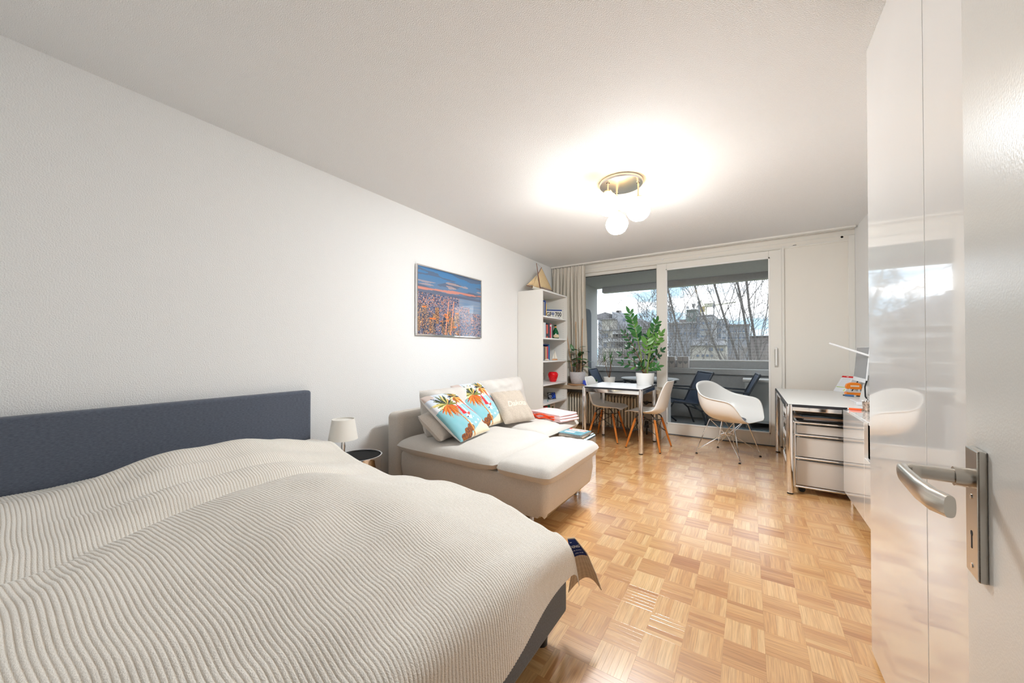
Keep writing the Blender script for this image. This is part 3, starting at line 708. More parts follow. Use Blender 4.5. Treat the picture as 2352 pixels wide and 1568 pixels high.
def beach(u, v):
    nzv = pn(u*9, v*9, 4.2)
    sea = .60+.03*nzv
    col = (206, 214, 226) if v > sea+.12 else ((222, 222, 226) if v > sea else (128+int(30*u)+int(12*nzv), 182+int(14*u), 190+int(14*u)))
    if v > .86 and u < .2: col = (196, 180, 172)
    if v < .30 and (pn(u*14, v*20, 1) > .35) and .45 < u < .8: col = (216, 224, 230)
    if v < .34*(u-.38)+.03+.01*nzv: col = (234, 220, 192)
    # rocks
    for rx, ry, rr in ((.26, .07, .10), (.40, .13, .085), (.12, .03, .07), (.93, .16, .06)):
        if math.hypot((u-rx), (v-ry)*1.2) < rr*(1+.2*nzv): col = (150, 92, 50) if pn(u*30, v*30, 2) > 0 else (112, 72, 60)
    # red sail and boat
    if in_tri(u, v, (.53, .70), (.49, .40), (.62, .40)): col = (226, 54, 62)
    if in_tri(u, v, (.64, .62), (.63, .42), (.68, .42)): col = (240, 236, 228)
    d, _t = seg_d(u, v, .54, .335, .68, .40)
    if d < .022: col = (232, 220, 216) if _t < .5 else (208, 96, 84)
    if d < .028 and v < .335: col = (60, 70, 110)
    if math.hypot(u-.64, (v-.30)*2.2) < .09 and nzv > -.1: col = (206, 220, 228)
    # trunks
    for k, (a, b_) in enumerate((((.31, .64), (.40, .42)), ((.40, .42), (.45, .20)), ((.45, .20), (.44, .02)), ((.74, .78), (.82, .50)), ((.82, .50), (.92, .30)), ((.92, .30), (.95, .14)))):
        d, _t = seg_d(u, v, *a, *b_)
        if d < (.020 if k < 3 else .016): col = ((176, 98, 44) if (u-a[0]) < (b_[0]-a[0])*_t else (226, 178, 118)) if k < 3 else (202, 74, 58)
    # fronds
    for fx, fy, a, ln_, fc in FR:
        x, y = u-fx, v-fy
        lx = x*math.cos(a)+y*math.sin(a); ly = -x*math.sin(a)+y*math.cos(a)
        if 0 < lx < ln_:
            t = lx/ln_; drop = -.10*t*t*math.cos(a)*(1 if math.cos(a) > 0 else -1)*0
            yy = ly + .28*ln_*t*t*(1 if math.cos(a) > 0 else -1)*.6
            if abs(yy) < .017*math.sin(math.pi*min(1, t*.9+.08))+.002: col = fc
    if math.hypot(u-.31, v-.645) < .022: col = (196, 110, 70)
    return c8(*[max(0, min(255, q)) for q in col])
def beach_col(flip):
    return lambda a, b: beach(a, b)
lean_cushion('palm_cushion', (.88, 2.29, .468), (-.16, 1, 0), (-.80, .22, .60), .47, .50, .12, 'print_cloth', 'nearer of two palm-beach print cushions with a red sail', 'cushion', 'palm print cushions', n=96, seed=1.7, wr=.004, colfn=beach_col(0))
lean_cushion('palm_cushion', (.74, 2.715, .468), (-.02, 1, 0), (-.62, .30, .66), .45, .50, .12, 'print_cloth', 'palm-beach print cushion with a red sail beside the lettered one', 'cushion', 'palm print cushions', n=96, seed=4.7, wr=.004, colfn=beach_col(0))
# linen cushion with lettering
lc, mk, M = lean_cushion('linen_cushion', (.87, 2.985, .470), (.33, 1, 0), (-.56, .34, .70), .38, .37, .12, 'linen_cushion', 'small greige linen cushion lettered Dakota in cream', n=40, seed=8.8, wr=.008)
tm = text_mesh('Dakota', .085, 'lettering', 'linen_print', Matrix.Identity(4), lc, shear=.35, depth=.0, spacing=.95, bold=.0014)
bmx = bmesh.new(); bmx.from_mesh(tm.data); bmesh.ops.subdivide_edges(bmx, edges=bmx.edges[:], cuts=1); bmx.to_mesh(tm.data); bmx.free()
fk = mk(1)
for v_ in tm.data.vertices:
    a = (v_.co.x+.012)/.38+.5; b = (v_.co.y-.005)/.37+.5; q = fk(a, b); v_.co = M @ Vector((q.x, q.y, q.z+.0022))

# folded pink blanket with orange trim
bl = thing('folded_blanket', 'folded pale pink throw with orange edging on the sofa seat', 'blanket', (1.03, 3.44, .472))
bl['_w'] = [0, 0, 0]; bl.rotation_euler = (0, 0, R(-14)); bl.location = (1.0, 3.45, .468)
def fold_layer(z, th, sx, sy, sd):
    def prof():  # rounded slab wrapped at its right (+x) end
        pts = []
        for k in range(9): a = R(-90+180*k/8); pts.append((sx/2+th/2*math.cos(a)*1.2, z+th/2+th/2*math.sin(a)))
        return pts
    pr = prof(); pr = [(-sx/2, z)]+[(-sx/6, z)]+[(sx/6, z)]+pr+[(sx/6, z+th), (-sx/6, z+th), (-sx/2, z+th)]
    mb = MB(); n = len(pr); m = 18
    for j in range(m+1):
        y = lerp(-sy/2, sy/2, j/m); e = 1 if 0 < j < m else .75
        for (x, zz) in pr:
            zc = z+th/2; mb.v.append((x+.006*pn(y*8, zz*30, sd), y+.006*pn(x*6, zz*20, sd+1), zc+(zz-zc)*e+.007*pn(x*7+sd, y*7, sd)*(.3+ (zz-z)/th)))
    for j in range(m):
        for i in range(n): a = j*n+i; b = j*n+(i+1) % n; mb.f.append((a, b, b+n, a+n)); mb.col.append(None)
    mb.f.append(tuple(range(n))); mb.col.append(None); mb.f.append(tuple(range(m*n+n-1, m*n-1, -1))); mb.col.append(None)
    return mb
for k, z in enumerate((0, .026, .052)):
    fold_layer(z, .026, .43-.02*k, .30-.01*k, 3.3*k+1).build('layer', 'blanket_pink', bl, smooth=True, ang=60)
    if k < 2:
        MB().tube([(lerp(-.22, .15, t), -.155+.010*math.sin(t*9+k), z+.024+.010*math.sin(t*11+2*k)*t*(1-t)*4) for t in [q/14 for q in range(15)]], .0085, n=7).build('edging', 'blanket_orange', bl, smooth=True)
# ------------------------------------------------------------------ bookcase and what stands in it
KY0, KY1, KD, KH = 4.335, 5.138, .40, 2.02
bk = thing('bookcase', 'tall white open bookcase between the sofa and the window', 'bookcase', (.2, 4.74, 0))
MB().box(.004, KD, KY0, KY0+.02, 0, KH).build('side_panel', 'melamine', bk, bevel=.0012)
MB().box(.004, KD, KY1-.02, KY1, 0, KH).build('side_panel', 'melamine', bk, bevel=.0012)
MB().box(.004, .012, KY0+.02, KY1-.02, .07, KH-.02).build('back_panel', 'melamine', bk)
MB().box(.004, KD, KY0+.02, KY1-.02, KH-.02, KH).build('top_board', 'satin_white', bk, bevel=.0012)
MB().box(.3, .37, KY0+.02, KY1-.02, 0, .07).build('plinth', 'melamine', bk)
SH = [1.665, 1.362, 1.042, .717, .452, .09]
for z in SH: MB().box(.012, KD-.004, KY0+.021, KY1-.021, z-.02, z).build('shelf', 'satin_white', bk, bevel=.0012)
ho = MB()
for k in range(54):
    z = .12+k*.034
    for x in (.08, .34): ho.cyl((x, KY1-.0205, z), (x, KY1-.0198, z), .0025, n=6)
ho.build('peg_holes', 'dark_gap', bk)['kind'] = 'stuff'

BOOKM = {}
def colmat(rgb, rough=.5):
    k = 'cover_%d_%d_%d' % rgb
    if k not in MATS: pm(k, c8(*rgb), rough)
    return k
def book(y, z, t, h, d, rgb, label, front=.30, lean=0, cat='book', group='books in the bookcase', pages=True, mat=None):
    """a book standing with its spine towards the room; y: left end of the spine"""
    o = thing('book' if cat == 'book' else cat.replace(' ', '_'), label, cat, (front, y, z), 0, group, world=False); o.rotation_euler = (R(lean), 0, 0)
    m = mat or colmat(rgb)
    mb = MB(); c_ = .0018
    mb.box(-d, 0, 0, c_, 0, h).box(-d, 0, t-c_, t, 0, h)
    n = 5; sp_ = [(0, 0), (0, t)]
    mb.box(-c_, .0015, 0, t, 0, h); mb.build('cover', m, o, bevel=.0006)
    MB().box(-d+.004, -c_, c_, t-c_, .003, h-.003).build('pages', 'paper_white', o)
    return o
def band(o, t, z0, z1, mat):
    MB().box(.0015, .0020, .001, t-.001, z0, z1).build('spine_label', mat, o)
# top shelf
y = 4.685
for t, h, rgb, lb in ((.016, .245, (96, 84, 74), 'slim brown book, first on the top bookcase shelf'), (.018, .235, (186, 190, 198), 'pale grey book beside the brown one on the top shelf'), (.03, .262, (44, 78, 150), 'tall dark blue book on the top bookcase shelf'), (.016, .215, (240, 196, 60), 'yellow book at the end of the top shelf row')):
    t *= 1.35; book(y, SH[0], t, h, .17, rgb, lb, front=.22); y += t+.001
tv = thing('toy_tractor', 'tiny red and green toy tractor on the top shelf', 'toy', (.10, 4.98, SH[0]))
MB().box(.07, .13, 4.93, 5.03, SH[0], SH[0]+.12).build('box', 'toy_blue', tv, bevel=.003)
MB().box(.075, .125, 4.935, 5.0, SH[0]+.12, SH[0]+.14).build('bonnet', 'toy_red', tv, bevel=.004)
MB().box(.075, .125, 4.99, 5.03, SH[0]+.12, SH[0]+.17).build('cab', 'toy_green', tv, bevel=.01)
for yy in (4.955, 5.015): MB().cyl((.07, yy, SH[0]+.128), (.13, yy, SH[0]+.128), .012, n=14).build('wheel', 'toy_green', tv)
# number plate, turned a little towards the room
pl = thing('number_plate', 'white number plate reading VGF 700 on the top shelf', 'number plate', (.255, 4.93, SH[0]), 0, None, world=False)
PM = frame_M((.232, 4.985, SH[0]+.0775), (.70, .71, 0), (-.12, .10, 1))
Mi = Matrix.Translation(-Vector((.255, 4.93, SH[0])))
pl['_w'] = [.255, 4.93, SH[0]]
MB().box(-.1525, .1525, -.0765, .0765, -.001, .001, M=PM).build('plate', 'plate_white', pl, bevel=.001)
MB().box(-.148, .148, .050, .072, .001, .0018, M=PM).box(-.03, .11, -.072, -.054, .001, .0018, M=PM).build('blue_band', 'plate_blue', pl)
text_mesh('VGF', .095, 'digits', 'plate_black', PM @ Matrix.Translation((-.085, -.006, .0016)) @ Matrix.Scale(.72, 4, (1, 0, 0)), pl, bold=.0022)
text_mesh('700', .095, 'digits', 'plate_black', PM @ Matrix.Translation((.085, -.006, .0016)) @ Matrix.Scale(.72, 4, (1, 0, 0)), pl, bold=.0022)
pt_ = MB().box(-.0025, .0025, -.045, .0, .001, .002, M=PM)
for k in range(9):
    a = R(k*40); pt_.add([PM @ Vector((.003*math.cos(a+1.5), .008+.003*math.sin(a+1.5), .0018)), PM @ Vector((.024*math.cos(a-.25), .008+.022*math.sin(a-.25), .0018)), PM @ Vector((.027*math.cos(a), .008+.025*math.sin(a), .0018)), PM @ Vector((.024*math.cos(a+.25), .008+.022*math.sin(a+.25), .0018))], [(0, 1, 2, 3)])
pt_.build('palm_emblem', 'plate_blue', pl)
# second shelf
y = 4.575
for t, h, rgb, lb in ((.024, .225, (236, 234, 228), 'white book at the left of the second shelf'), (.026, .228, (214, 220, 226), 'pale blue-grey book on the second shelf'), (.012, .19, (70, 70, 80), 'thin dark grey book on the second shelf'), (.030, .20, (226, 96, 74), 'coral red book on the second shelf'), (.036, .225, (44, 50, 66), 'thick navy book on the second shelf'), (.028, .22, (206, 44, 84), 'crimson book with a pale top on the second shelf'), (.012, .215, (226, 222, 214), 'thin cream book right of the crimson one'), (.026, .195, (56, 58, 58), 'short black book next to the green bottle')):
    t *= 1.6; o = book(y, SH[1], t, h, .15, rgb, lb, front=.28)
    if rgb == (206, 44, 84): band(o, t, .18, .205, 'paper_white')
    if rgb == (226, 96, 74): band(o, t, .03, .07, 'slate')
    y += t+.001
bo = thing('wine_bottle', 'bulbous green bottle with a tan label on the second shelf', 'bottle', (.28, 4.975, SH[1]))
MB().lathe([(.001, 0), (.046, 0), (.050, .006), (.053, .05), (.050, .085), (.036, .125), (.020, .155), (.0155, .175), (.015, .205), (.001, .205)], (.28, 4.975, SH[1]), 28).build('body', 'bottle_green', bo, smooth=True)
MB().lathe([(.0165, .158), (.0162, .19), (.0155, .19)], (.28, 4.975, SH[1]), 20).build('neck_label', 'label_orange', bo, smooth=True)
MB().lathe([(.0165, .19), (.017, .196), (.0165, .212), (.001, .213)], (.28, 4.975, SH[1]), 20).build('cap', 'foil_dark', bo, smooth=True)
lb_ = MB()
def lab(u, v):
    a = R(lerp(-88, 28, u)-15); h = lerp(.018, .066, v); s_ = math.sin(math.pi*(v*.9+.05))**.4; a = R(-45)+(a-R(-45))*s_; return (.28+.0545*math.cos(a), 4.975+.0545*math.sin(a), SH[1]+h)
lb_.grid(lab, 14, 8).build('label', 'label_tan', bo, smooth=True)
# third shelf
y = 4.56
for t, h, rgb, lb in ((.022, .215, (226, 228, 230), 'white book at the left of the third shelf'), (.026, .205, (150, 152, 156), 'grey book on the third shelf'), (.018, .19, (64, 52, 44), 'dark brown book on the third shelf'), (.030, .20, (206, 160, 122), 'tan book on the third shelf'), (.022, .205, (206, 50, 74), 'red book on the third shelf'), (.030, .235, (40, 110, 168), 'tall blue book at the end of the third shelf row')):
    t *= 1.75; book(y, SH[2], t, h, .15, rgb, lb, front=.26); y += t+.001
o = book(0, 0, .014, .20, .14, (28, 52, 128), 'dark blue book lying on top of the third shelf row', front=.0)
o.rotation_euler = (R(-90), 0, 0); o.location = (.26, 4.60, SH[2]+.239)
g = MB().box(.02, .03, 4.66, 4.84, SH[2], SH[2]+.26).build('glass_panel', 'picture_glass', None); tag(recenter(g), 'clear glass sheet leaning behind the third shelf books', 'glass')
ss = thing('toy_sailboat', 'miniature sailboat with white sails on the third shelf', 'toy boat', (.30, 4.84, SH[2]))
MB().prism([(-.045, 0), (.0, .014), (.045, .006), (.05, 0), (.045, -.006), (0, -.014)], 0, .022, M=Matrix.Translation((.335, 4.835, SH[2])) @ Matrix.Rotation(R(60), 4, 'Z')).build('hull', 'plush_wood', ss, bevel=.004)
MB().cyl((.335, 4.835, SH[2]+.02), (.335, 4.835, SH[2]+.15), .002, n=8).build('mast', 'spar_wood', ss)
Ms = Matrix.Translation((.335, 4.835, SH[2])) @ Matrix.Rotation(R(60), 4, 'Z')
MB().add([Ms @ Vector(p) for p in ((.002, -.001, .145), (.045, -.001, .03), (.002, -.001, .03), (.002, .001, .145), (.045, .001, .03), (.002, .001, .03))], [(0, 1, 2), (5, 4, 3), (0, 3, 4, 1), (1, 4, 5, 2)]).build('mainsail', 'hull_white', ss)
MB().add([Ms @ Vector(p) for p in ((-.003, -.001, .12), (-.04, -.001, .03), (-.003, -.001, .03), (-.003, .001, .12), (-.04, .001, .03), (-.003, .001, .03))], [(0, 1, 2), (5, 4, 3), (0, 3, 4, 1), (1, 4, 5, 2)]).build('jib', 'hull_white', ss)
shl = MB().lathe([(.001, .0), (.03, .002), (.034, .008), (.026, .018), (.012, .024), (.001, .025)], (.33, 4.60, SH[2]), 20).build('seashell', 'linen_print', None, smooth=True)
for v_ in shl.data.vertices:
    a = math.atan2(v_.co.y-4.60, v_.co.x-.33); v_.co.z += .002*math.cos(a*9)*(1 if v_.co.z-SH[2] > .004 else 0)
tag(recenter(shl), 'small cream seashell in front of the third shelf books', 'shell')
# fourth shelf
for k, (yy, lean) in enumerate(((4.585, 0), (4.625, 10))):
    o = book(yy, SH[3], .012, .15, .11, (70, 74, 80), ('thin grey frame standing left on the fourth shelf', 'thin grey frame leaning right on the fourth shelf')[k], front=.24, lean=-lean, cat='photo frame', group='frames on the fourth shelf')
va = thing('strawberry_vase', 'red dimpled strawberry-shaped vase on the fourth shelf', 'vase', (.27, 4.91, SH[3]))
mbv = MB().lathe([(.001, 0), (.042, 0), (.047, .006), (.060, .045), (.072, .085), (.076, .105), (.072, .125), (.060, .14), (.054, .146), (.050, .142), (.058, .125), (.060, .1)], (.27, 4.91, SH[3]), 40)
vo = mbv.build('body', 'red_vase', va, smooth=True)
dm = MB()
for k in range(5):
    for j in range(13):
        a = 2*math.pi*(j+.5*(k % 2))/13; z = .025+k*.022; r = curve1([(0, .044), (.045, .060), (.085, .072), (.125, .073)], z)
        dm.lathe([(.001, -.006), (.005, -.003), (.006, 0), (.005, .003), (.001, .006)], (.27+r*math.cos(a), 4.91+r*math.sin(a), SH[3]+z), 6)
dm.build('studs', 'red_vase', va, smooth=True)['kind'] = 'stuff'
# fifth shelf
wv = thing('white_figurine', 'white ceramic figurine at the left of the fifth shelf', 'figurine', (.20, 4.635, SH[4]))
MB().lathe([(.001, 0), (.045, 0), (.05, .01), (.042, .05), (.048, .08), (.035, .11), (.018, .125), (.03, .145), (.022, .17), (.001, .178)], (.20, 4.635, SH[4]), 22).build('body', 'pot_white', wv, smooth=True)
MB().tube([(.2, 4.67, SH[4]+.05), (.2, 4.70, SH[4]+.075), (.2, 4.695, SH[4]+.11), (.2, 4.665, SH[4]+.115)], .006, n=8).build('handle', 'pot_white', wv, smooth=True)
nb = thing('notebook', 'flat white notebook with a teal pen on the fifth shelf', 'notebook', (.33, 4.57, SH[4]))
MB().box(.26, .385, 4.50, 4.66, SH[4], SH[4]+.012).build('block', 'paper_white', nb, bevel=.001)
MB().box(.26, .386, 4.50, 4.66, SH[4], SH[4]+.002).build('cover', 'slate', nb)
pe = MB().cyl((.37, 4.55, SH[4]+.018), (.30, 4.68, SH[4]+.018), .006, n=10).build('pen', colmat((60, 140, 146)), nb, smooth=True)
pf = thing('photo_frame', 'small dark framed photo with blue lights on the fifth shelf', 'photo frame', (.24, 4.90, SH[4]))
FM = frame_M((.25, 4.90, SH[4]+.052), (.45, .9, 0), (-.2, .1, 1))
MB().box(-.075, .075, -.05, .05, -.006, .004, M=FM).build('frame', 'slate', pf, bevel=.002)
def ph_col(u, v):
    k = pn(u*6, v*5, 7)
    if u > .5: return c8(40, 84, 200) if abs(pn(u*9, v*4, 1)) < .16 else c8(10, 18, 44)
    return c8(150, 152, 156) if k > .05 else c8(38, 40, 46)
MB().grid(lambda u, v: FM @ Vector((lerp(-.068, .068, u), lerp(-.043, .043, v), .0045)), 24, 14, ph_col).build('photo', 'paper_print', pf)
# binders on the bottom shelf
y = 4.52
for t, h, rgb, lb, cat in ((.075, .285, (206, 204, 204), 'light grey box file at the left of the bottom shelf', 'box file'), (.055, .295, (214, 34, 34), 'red ring binder on the bottom shelf', 'ring binder'), (.078, .305, (38, 152, 146), 'teal ring binder on the bottom shelf', 'ring binder'), (.05, .305, (214, 200, 184), 'beige ring binder on the bottom shelf', 'ring binder'), (.05, .315, (196, 190, 182), 'grey ring binder with a green sticker on the bottom shelf', 'ring binder'), (.05, .31, (222, 216, 210), 'off-white ring binder at the right of the bottom shelf', 'ring binder')):
    o = book(y, SH[5], t, h, .26, rgb, lb, front=.31, cat=cat, group='files on the bottom shelf')
    if 'green' in lb: band(o, t, .255, .29, 'paper_white'); band(o, t, .245, .272, 'sticker_green')
    elif cat == 'ring binder': band(o, t, .05, .20, 'paper_white') if 'beige' in lb or 'off' in lb else None
    if cat == 'ring binder': MB().cyl((.0016, t/2, .235), (.0024, t/2, .235), .009, n=14).build('finger_hole', 'dark_gap', o)
    y += t+.003

# model sailing ship on top of the bookcase
sh_ = thing('model_ship', 'model sailing yacht with cream sails on top of the bookcase', 'model ship', (.2, 4.66, KH))
def hull(u, v):
    yy = lerp(4.40, 4.98, u); wv_ = .045*math.sin(math.pi*(u*.92+.06))**.7; a = lerp(-90, 90, v)
    return (.2+wv_*math.sin(R(a)), yy, KH+.055-.045*math.cos(R(a))*(.35+.65*math.sin(math.pi*min(1, u+.12)))+.012*(u-.5)**2*4)
MB().grid(hull, 24, 12).build('hull', 'hull_white', sh_, smooth=True, solid=.003)
MB().grid(lambda u, v: Vector(hull(u, v))*1.0 if False else (lerp(hull(u, 0)[0], hull(u, 1)[0], v), hull(u, 0)[1], KH+.055+.012*(u-.5)**2*4), 20, 2).build('deck', 'sail_cream', sh_)
MB().box(.17, .23, 4.55, 4.57, KH, KH+.03).box(.17, .23, 4.82, 4.84, KH, KH+.03).build('stand', 'spar_wood', sh_)
mb_, mt = Vector((.2, 4.645, KH+.05)), Vector((.2, 4.527, 2.437))
MB().tube([mb_, mb_.lerp(mt, .5), mt], [.0065, .006, .004], n=8).build('mast', 'spar_wood', sh_, smooth=True)
boom_e = Vector((.2, 5.03, KH+.092)); gaff_b = mb_.lerp(mt, .60); gaff_e = Vector((.2, 4.68, 2.405)); bow = Vector((.2, 4.25, KH+.055))
MB().tube([mb_+Vector((0, .005, .03)), boom_e], .0045, n=8).build('boom', 'spar_wood', sh_); MB().tube([gaff_b, gaff_e], .0045, n=8).build('gaff', 'spar_wood', sh_); MB().tube([Vector((.2, 4.45, KH+.055)), bow], .004, n=8).build('bowsprit', 'spar_wood', sh_)
def sail(a, b, c_, d, belly, name):
    def fn(u, v):
        p = Vector(a).lerp(Vector(b), u); q = Vector(d).lerp(Vector(c_), u); r = p.lerp(q, v); r.x += belly*math.sin(math.pi*u)*math.sin(math.pi*v); r.z += .0; return r
    o = MB().grid(fn, 12, 12).build(name, 'sail_cream', sh_, smooth=True, solid=.0015)
    bt = MB()
    for k in range(1, 8):
        v = k/8; bt.tube([fn(u/8, v)+Vector((.0015, 0, 0)) for u in range(9)], .0009, n=4)
    bt.build('seam', 'bamboo', o)
sail(mb_+Vector((0, .01, .045)), gaff_b+Vector((0, .006, -.01)), gaff_e+Vector((0, .004, -.01)), boom_e+Vector((0, -.01, .006)), .02, 'mainsail')
sail((.2, 4.62, KH+.075), (.2, 4.60, KH+.10), gaff_b+Vector((0, -.02, -.03)), (.2, 4.42, KH+.07), .02, 'foresail')
sail((.2, 4.445, KH+.085), (.2, 4.44, KH+.10), gaff_b+Vector((0, -.03, -.02)), bow+Vector((0, .01, .008)), .02, 'jib')
MB().tube([mt, gaff_e], .0008, n=4).tube([gaff_b, bow], .0008, n=4).tube([boom_e, gaff_e], .0008, n=4).build('rigging', 'spar_wood', sh_)
MB().box(.185, .215, 4.72, 4.80, KH+.055, KH+.075).build('cabin', 'hull_white', sh_, bevel=.004)

# ------------------------------------------------------------------ framed city photograph
pc = thing('framed_picture', 'framed aerial photograph of a city at dusk above the sofa', 'picture', (.0, 2.965, 1.335))
PY0, PY1, PZ0, PZ1 = 2.452, 3.480, 1.335, 2.037; fw_ = .014
MB().box(.004, .026, PY0, PY1, PZ0, PZ0+fw_).box(.004, .026, PY0, PY1, PZ1-fw_, PZ1).box(.004, .026, PY0, PY0+fw_, PZ0+fw_, PZ1-fw_).box(.004, .026, PY1-fw_, PY1, PZ0+fw_, PZ1-fw_).build('frame', 'chrome', pc, bevel=.002)
cr = random.Random(3); TW = []
for k in range(70):
    tx = cr.random(); base = cr.uniform(-.05, .22); TW.append((tx, base, cr.uniform(.012, .035), base+cr.uniform(.10, .34)*(1.15-tx), cr.choice([(70, 80, 104), (96, 92, 100), (110, 84, 76), (56, 66, 92), (130, 104, 88)]), cr.random()))
TW.sort(key=lambda t: -t[1])
def city(u, v):
    if v > .62:
        t = (v-.62)/.38; n_ = pn(u*3, v*16, 2); n2 = pn(u*5+3, v*26, 5)
        col = [lerp(a, b, min(1, t*1.25)) for a, b in zip((116, 128, 150), (74, 128, 178))]
        if n_ > .12: col = [lerp(q, w_, .7) for q, w_ in zip(col, (92, 100, 120))]
        if abs(t-.22-.10*(u-.5)) < .09*(.5+n2): col = [lerp(q, w_, .75) for q, w_ in zip(col, (238, 142, 116))]
        if .30 < t < .60 and n2 > .2: col = [lerp(q, w_, .6) for q, w_ in zip(col, (206, 170, 160))]
        if t < .12: col = [lerp(q, w_, .5) for q, w_ in zip(col, (84, 90, 112))]
        return c8(*col)
    water = u > .62 and v > .40 and (v > .50 or u > .8)
    gx_, gv = int(u*150), int(v*110); rr = random.Random(gx_*7919+gv*104729).random()
    if water: col = [130+20*pn(u*6, v*30, 1), 150+10*pn(u*6, v*30, 1), 176]
    else:
        col = [90+30*u, 98+38*u, 126+40*u]
        if rr > .88: col = [224, 150, 108]
        elif rr > .72: col = [176, 160, 162]
        elif rr < .18: col = [52, 60, 84]
    for tx, base, wd_, top, tcol, s_ in TW:
        if abs(u-tx) < wd_ and base < v < top and u < .62:
            r2 = random.Random(int((u)*190)*31+int(v*140)*977).random(); col = list(tcol)
            if r2 > .80: col = [230, 176, 116]
            if v > top-.02 and s_ > .8: col = [238, 128, 60]
    for a in (.42, .50): 
        if abs(u-a-.10*(v-.2)) < .006 and v < .55: col = [236, 160, 128]
    return c8(*[max(0, min(255, q)) for q in col])
MB().grid(lambda u, v: (.012, lerp(PY0+.012, PY1-.012, u), lerp(PZ0+.012, PZ1-.012, v)), 200, 140, city).build('photo', 'photo_print', pc)
MB().box(.004, .010, PY0+.01, PY1-.01, PZ0+.01, PZ1-.01).build('backing', 'melamine', pc)

# ------------------------------------------------------------------ ceiling lamp with three opal globes
cl = thing('ceiling_lamp', 'chrome ceiling lamp with three lit opal glass globes', 'lamp', (1.87, 2.96, RH))
LC = (1.87, 2.96)
MB().lathe([(.165, RH), (.172, RH-.004), (.172, RH-.024), (.168, RH-.029), (.10, RH-.034), (.001, RH-.036)], (LC[0], LC[1], 0), 56).build('ceiling_plate', 'plate_satin', cl, smooth=True)
for x, y, zc in ((1.801, 2.843, 2.362), (2.006, 2.968, 2.318), (1.803, 3.067, 2.272)):
    MB().cyl((x, y, zc+.085), (x, y, RH-.028), .0062, n=14).lathe([(.014, RH-.036), (.014, RH-.029)], (x, y, 0), 16).build('rod', 'brass_chrome', cl, smooth=True)
    MB().lathe([(.030, zc+.083), (.034, zc+.086), (.030, zc+.096), (.010, zc+.102), (.001, zc+.102)], (x, y, 0), 24).build('cap', 'brass_chrome', cl, smooth=True)
    gp = []
    for k in range(17):
        t = k/16; z = lerp(-.098, .088, t); a = math.acos(max(-1, min(1, (z+.005)/.0935))) if abs(z+.005) < .0935 else 0
        r = .092*math.sin(a)*(1.0-.16*sstep(-.02, .09, z)) if 0 < k < 16 else .001
        gp.append((max(r, .001 if k == 0 else .03 if k == 16 else r), zc+z))
    MB().lathe(gp, (x, y, 0), 32).build('globe', 'opal_globe', cl, smooth=True, ang=80)

# ------------------------------------------------------------------ chrome-framed tables
def usm_table(name, label, cat, x0, x1, y0, y1, h, topmat, rail=.034, r=.0245):
    t = thing(name, label, cat, ((x0+x1)/2, (y0+y1)/2, 0))
    MB().box(x0+.012, x1-.012, y0+.012, y1-.012, h-.019, h).build('table_top', topmat, t, bevel=.0015)
    MB().box(x0+.004, x1-.004, y0+.004, y0+.012, h-.02, h-.001).box(x0+.004, x1-.004, y1-.012, y1-.004, h-.02, h-.001).box(x0+.004, x0+.012, y0+.012, y1-.012, h-.02, h-.001).box(x1-.012, x1-.004, y0+.012, y1-.012, h-.02, h-.001).build('edge_strip', 'slate', t)
    for q in ((x0+.05, x1-.05, y0+.008, y0+.026), (x0+.05, x1-.05, y1-.026, y1-.008), (x0+.008, x0+.026, y0+.05, y1-.05), (x1-.026, x1-.008, y0+.05, y1-.05)):
        MB().box(q[0]-.02 if q[1]-q[0] > .1 else q[0], q[1]+.02 if q[1]-q[0] > .1 else q[1], q[2]-.02 if q[3]-q[2] > .1 else q[2], q[3]+.02 if q[3]-q[2] > .1 else q[3], h-.02-rail, h-.021).build('rail', 'chrome', t, bevel=.003)
    for x in (x0+r, x1-r):
        for y in (y0+r, y1-r):
            lg = MB().cyl((x, y, .012), (x, y, h-.003), r, n=24).build('leg', 'chrome', t, smooth=True)
            MB().cyl((x, y, 0), (x, y, .012), r*.9, n=20).build('foot_cap', 'rubber_black', lg, smooth=True)
    return t
usm_table('dining_table', 'square white dining table with chrome legs by the window', 'table', 1.0, 1.73, 4.245, 5.0, .742, 'table_white', rail=.046)
usm_table('desk', 'light grey desk with thick chrome legs along the right wall', 'desk', 3.0, RW-.004, 3.752, 5.262, .742, 'desk_grey')

# drawer pedestal under the desk
pdn = thing('drawer_pedestal', 'grey metal pedestal with three drawers under the desk', 'drawer unit', (3.3, 4.03, 0))
PX0, PX1, PA, PB = 3.06, 3.58, 3.83, 4.23
zs = [.055, .292, .482, .585]
for k in range(3):
    MB().box(PX0+.012, PX1, PA+.006, PB-.006, zs[k]+.012, zs[k+1]-(.022 if k != 1 else .022)).build('drawer', 'steel_grey_lacquer', pdn, bevel=.002)
    hd_ = MB().box(PX0-.012, PX0+.012, PA+.02, PB-.02, zs[k+1]-.055, zs[k+1]-.02).build('drawer_front_lip', 'chrome', pdn, bevel=.006)
for z in zs:
    for yy in (PA, PB): MB().cyl((PX0, yy, z), (PX1, yy, z), .0085, n=12).build('frame_tube', 'chrome', pdn, smooth=True)
    MB().cyl((PX0, PA, z), (PX0, PB, z), .0085, n=12).build('frame_tube', 'chrome', pdn, smooth=True)
for x in (PX0, PX1):
    for yy in (PA, PB): MB().cyl((x, yy, .055), (x, yy, .585), .0085, n=12).build('frame_post', 'chrome', pdn, smooth=True)
for x in (PX0+.05, PX1-.05):
    for yy in (PA+.05, PB-.05): MB().cyl((x, yy-.012, .024), (x, yy+.012, .024), .024, n=18).build('castor', 'rubber_black', pdn, smooth=True)
ped2 = thing('paper_trays', 'stack of chrome and white letter trays under the desk', 'letter tray', (3.12, 4.6, 0))
